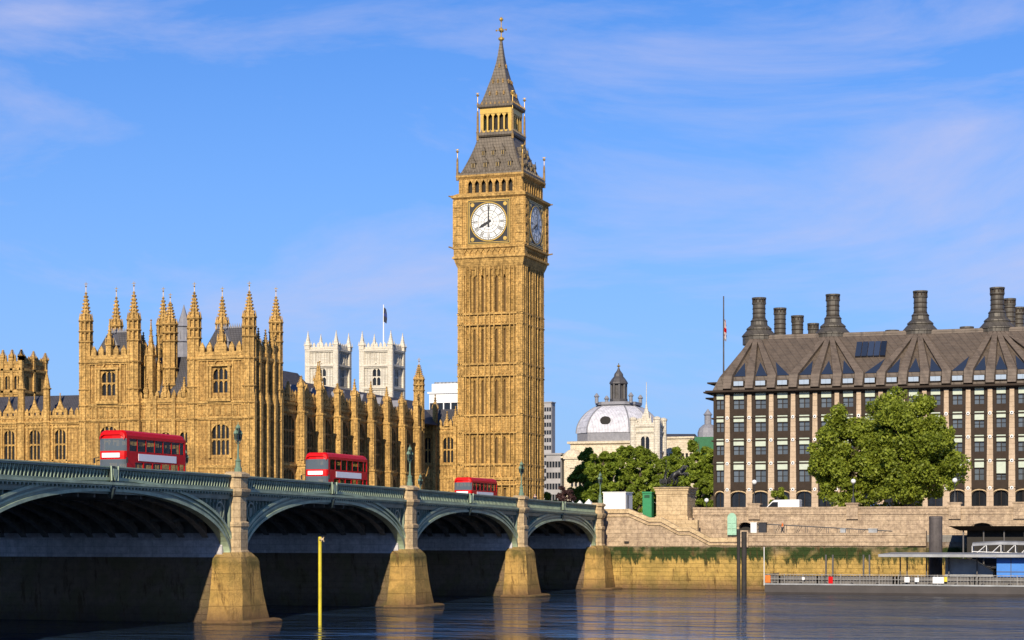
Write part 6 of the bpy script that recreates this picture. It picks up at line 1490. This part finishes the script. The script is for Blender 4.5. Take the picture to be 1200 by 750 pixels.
def plamp(x, y, z, h, label, first=[None]):
    if first[0]: o = copy_tree(first[0], (x, y, z), label=label); return o
    t = thing('globe_lamp', (x, y, z), label, 'street lamp', 'globe lamps on the embankment'); b = MB(); b.lathe(x, y, [(.28, z), (.25, z+.5), (.12, z+.8), (.07, z+1.2), (.05, z+h-.4), (.14, z+h-.35), (.1, z+h-.25)], 8); b.build('post', 'black', t)
    b = MB(); b.lathe(x, y, [(.08, z+h-.25), (.26, z+h-.1), (.32, z+h+.1), (.24, z+h+.3), (.06, z+h+.38)], 12); b.build('globe', 'paper', t, smooth=True); first[0] = t; return t
for p_, y, lb in ((884, 257.3, 'globe lamp on the parapet pedestal nearest the stairs'), (967, 283, 'globe lamp on the pavement against the smaller plane tree'), (1000, 257.3, 'globe lamp on the pedestal under the plane trees'), (1119, 257.3, 'globe lamp on the pedestal behind the grey pile'), (828, 283, 'globe lamp beside the office corner tree')):
    z_ = 11.1 if y < 260 else 9.2; x_ = wx(p_, y); plamp(x_, y, z_, 2.7, lb)
def skin(name, chain, radii, edges, mat, parent, sub=2):
    me = bpy.data.meshes.new(name); o0 = ORG[parent.name]
    me.from_pydata([(p[0]-o0[0], p[1]-o0[1], p[2]-o0[2]) for p in chain], edges, [])
    o = bpy.data.objects.new(name, me); COL.objects.link(o); o.parent = parent
    sk = o.modifiers.new('Skin', 'SKIN')
    for i, r_ in enumerate(radii): me.skin_vertices[0].data[i].radius = (r_, r_) if not isinstance(r_, tuple) else r_
    me.skin_vertices[0].data[0].use_root = True
    s_ = o.modifiers.new('Sub', 'SUBSURF'); s_.levels = s_.render_levels = sub
    me.materials.append(M[mat]); return o
def person(x, y, z, h, ang, label, top, legs, hairm='hair', stride=.18, arms=(.1, -.15)):
    """standing or walking adult; ang = heading from +x"""
    t = thing('person', (x, y, z), label, 'person'); k = h/1.75; c, s = math.cos(ang), math.sin(ang)
    def P(f, l, u): return (x+(f*c-l*s)*k, y+(f*s+l*c)*k, z+u*k)
    v = [P(0, 0, .95), P(0, 0, 1.15), P(0, 0, 1.4), P(.02, 0, 1.5), P(.03, 0, 1.62), P(.03, 0, 1.70),
         P(0, .1, .9), P(stride*.5, .1, .5), P(stride, .1, .09), P(stride+.14, .1, .04), P(0, -.1, .9), P(-stride*.2, -.1, .5), P(-stride, -.1, .09), P(-stride+.14, -.1, .04),
         P(0, .19, 1.4), P(arms[1], .24, 1.13), P(arms[1]*.5+.12, .24, .9), P(0, -.19, 1.4), P(arms[0], -.24, 1.13), P(arms[0]+.14, -.24, .92)]
    e = [(0, 1), (1, 2), (2, 3), (3, 4), (4, 5), (0, 6), (6, 7), (7, 8), (8, 9), (0, 10), (10, 11), (11, 12), (12, 13), (2, 14), (14, 15), (15, 16), (2, 17), (17, 18), (18, 19)]
    r = [.13, .12, .13, .055, .09, .075, .085, .06, .045, .035, .085, .06, .045, .035, .055, .045, .032, .055, .045, .032]
    skin('body', v, [q*k for q in r], e, 'skin', t)
    vi = [0, 1, 2, 14, 15, 17, 18]; m = {a: i for i, a in enumerate(vi)}
    jv = [v[0], v[1], v[2], v[14], v[15], v[17], v[18]]; skin('jacket', jv, [q*k for q in (.155, .145, .155, .075, .06, .075, .06)], [(0, 1), (1, 2), (2, 3), (3, 4), (2, 5), (5, 6)], top, t)
    lv = [v[0], v[6], v[7], v[8], v[10], v[11], v[12]]; skin('trousers', lv, [q*k for q in (.145, .1, .075, .06, .1, .075, .06)], [(0, 1), (1, 2), (2, 3), (0, 4), (4, 5), (5, 6)], legs, t)
    skin('hair', [P(-.01, 0, 1.68), P(-.015, 0, 1.73)], [.095*k, .07*k], [(0, 1)], hairm, t)
    return t
yb = 238.0; x_ = wx(627, yb) if False else BX-1.2
yb = wy(627, BX-1.2); person(BX-1.2, yb, zpar(yb)-1.0, 1.8, R(-90), 'person in dark clothes walking on the bridge before the clock tower corner', 'clothd', 'clothd')
yb = wy(493.5, BS+1.5); person(BS+1.5, yb, zpar(yb)-1.0, 1.75, R(90), 'person in a green jacket on the far footway of the bridge', 'clothg', 'clothd')
yb = wy(308, BS+1.2); person(BS+1.2, yb, zpar(yb)-1.0, 1.78, R(-90), 'person in white on the far footway between the two larger buses', 'clothw', 'clothd')
x_ = wx(917, 252); person(x_, 252.0, 6.96, 1.8, R(180), 'worker in orange jacket and white hard hat on the landing', 'clotho', 'clothd', 'clothw')
# chariot group on the plinth
sxc = (px0+px1)/2; st = thing('chariot_statue', (sxc, 257, zp), 'dark bronze statue of a chariot with rearing horses on the plinth', 'statue')
def horse(dx, dy):
    x, y, z = sxc+dx, 256.6+dy, zp+.25
    v = [(x-.3, y, z+1.45), (x+.35, y, z+1.75), (x+.8, y, z+2.15), (x+.98, y, z+2.6), (x+1.3, y, z+2.45),
         (x-.45, y-.2, z+1.0), (x-.2, y-.2, z+.55), (x-.45, y-.2, z+.05), (x-.45, y+.2, z+1.0), (x-.2, y+.2, z+.55), (x-.45, y+.2, z+.05),
         (x+.7, y-.18, z+1.45), (x+1.15, y-.18, z+1.55), (x+1.25, y-.18, z+1.15), (x+.7, y+.18, z+1.4), (x+1.05, y+.18, z+1.75), (x+1.3, y+.18, z+1.45), (x-.75, y, z+1.35), (x-.95, y, z+.8)]
    e = [(0, 1), (1, 2), (2, 3), (3, 4), (0, 5), (5, 6), (6, 7), (0, 8), (8, 9), (9, 10), (1, 11), (11, 12), (12, 13), (1, 14), (14, 15), (15, 16), (0, 17), (17, 18)]
    skin('horse', v, [.33, .33, .2, .15, .08, .2, .1, .06, .2, .1, .06, .14, .08, .06, .14, .08, .06, .07, .1], e, 'statue', st)
horse(.35, -.5); horse(.5, .45)
b = MB(); b.box(sxc-1.9, sxc-.75, 256, 257.6, zp+.5, zp+.65); b.loft([[(sxc-.75, y_, zp+.6), (sxc-.7, y_, zp+1.35), (sxc-.8, y_, zp+1.35), (sxc-.85, y_, zp+.6)] for y_ in (256, 257.6)]); b.box(sxc-1.9, sxc-.75, 256, 256.08, zp+.5, zp+1.1); b.box(-1.9+sxc, sxc-.75, 257.5, 257.6, zp+.5, zp+1.1)
b.bar((sxc-.8, 256.8, zp+.7), (sxc+.6, 256.8, zp+1.2), .06); b.box(sxc-1.95, sxc+1.9, 255.9, 257.7, zp, zp+.12); b.build('chariot', 'statue', st)
for y_ in (255.93, 257.67):
    b = MB(); n = 16; b.loft([[(sxc-1.35+r_*math.cos(2*math.pi*i/n), yy, zp+.62+r_*math.sin(2*math.pi*i/n)) for i in range(n)] for yy, r_ in ((y_-.05, .5), (y_+.05, .5), (y_+.05, .42), (y_-.05, .42), (y_-.05, .5))], caps=False)
    for k in range(4): a = math.pi*k/4; b.bar((sxc-1.35-.45*math.cos(a), y_, zp+.62-.45*math.sin(a)), (sxc-1.35+.45*math.cos(a), y_, zp+.62+.45*math.sin(a)), .03)
    b.build('wheel', 'statue', st)
v = [(sxc-1.3, 256.8, zp+1.4), (sxc-1.28, 256.8, zp+1.95), (sxc-1.25, 256.8, zp+2.1), (sxc-1.23, 256.8, zp+2.3), (sxc-1.3, 256.6, zp+1.9), (sxc-1.15, 256.3, zp+2.25), (sxc-1.05, 256.1, zp+2.6), (sxc-1.3, 257, zp+1.9), (sxc-1.1, 257.35, zp+2.15), (sxc-1.0, 257.5, zp+2.5), (sxc-1.35, 256.8, zp+.65)]
skin('figure', v, [.2, .17, .07, .12, .08, .06, .045, .08, .06, .045, .3], [(0, 1), (1, 2), (2, 3), (1, 4), (4, 5), (5, 6), (1, 7), (7, 8), (8, 9), (0, 10)], 'statue', st)
b = MB(); b.bar((sxc-1.05, 256.05, zp+.7), (sxc-1.0, 256.05, zp+3.4), .03); b.cone4(sxc-1.07, sxc-.93, 256, 256.12, zp+3.4, zp+3.7); b.build('spear', 'statue', st)
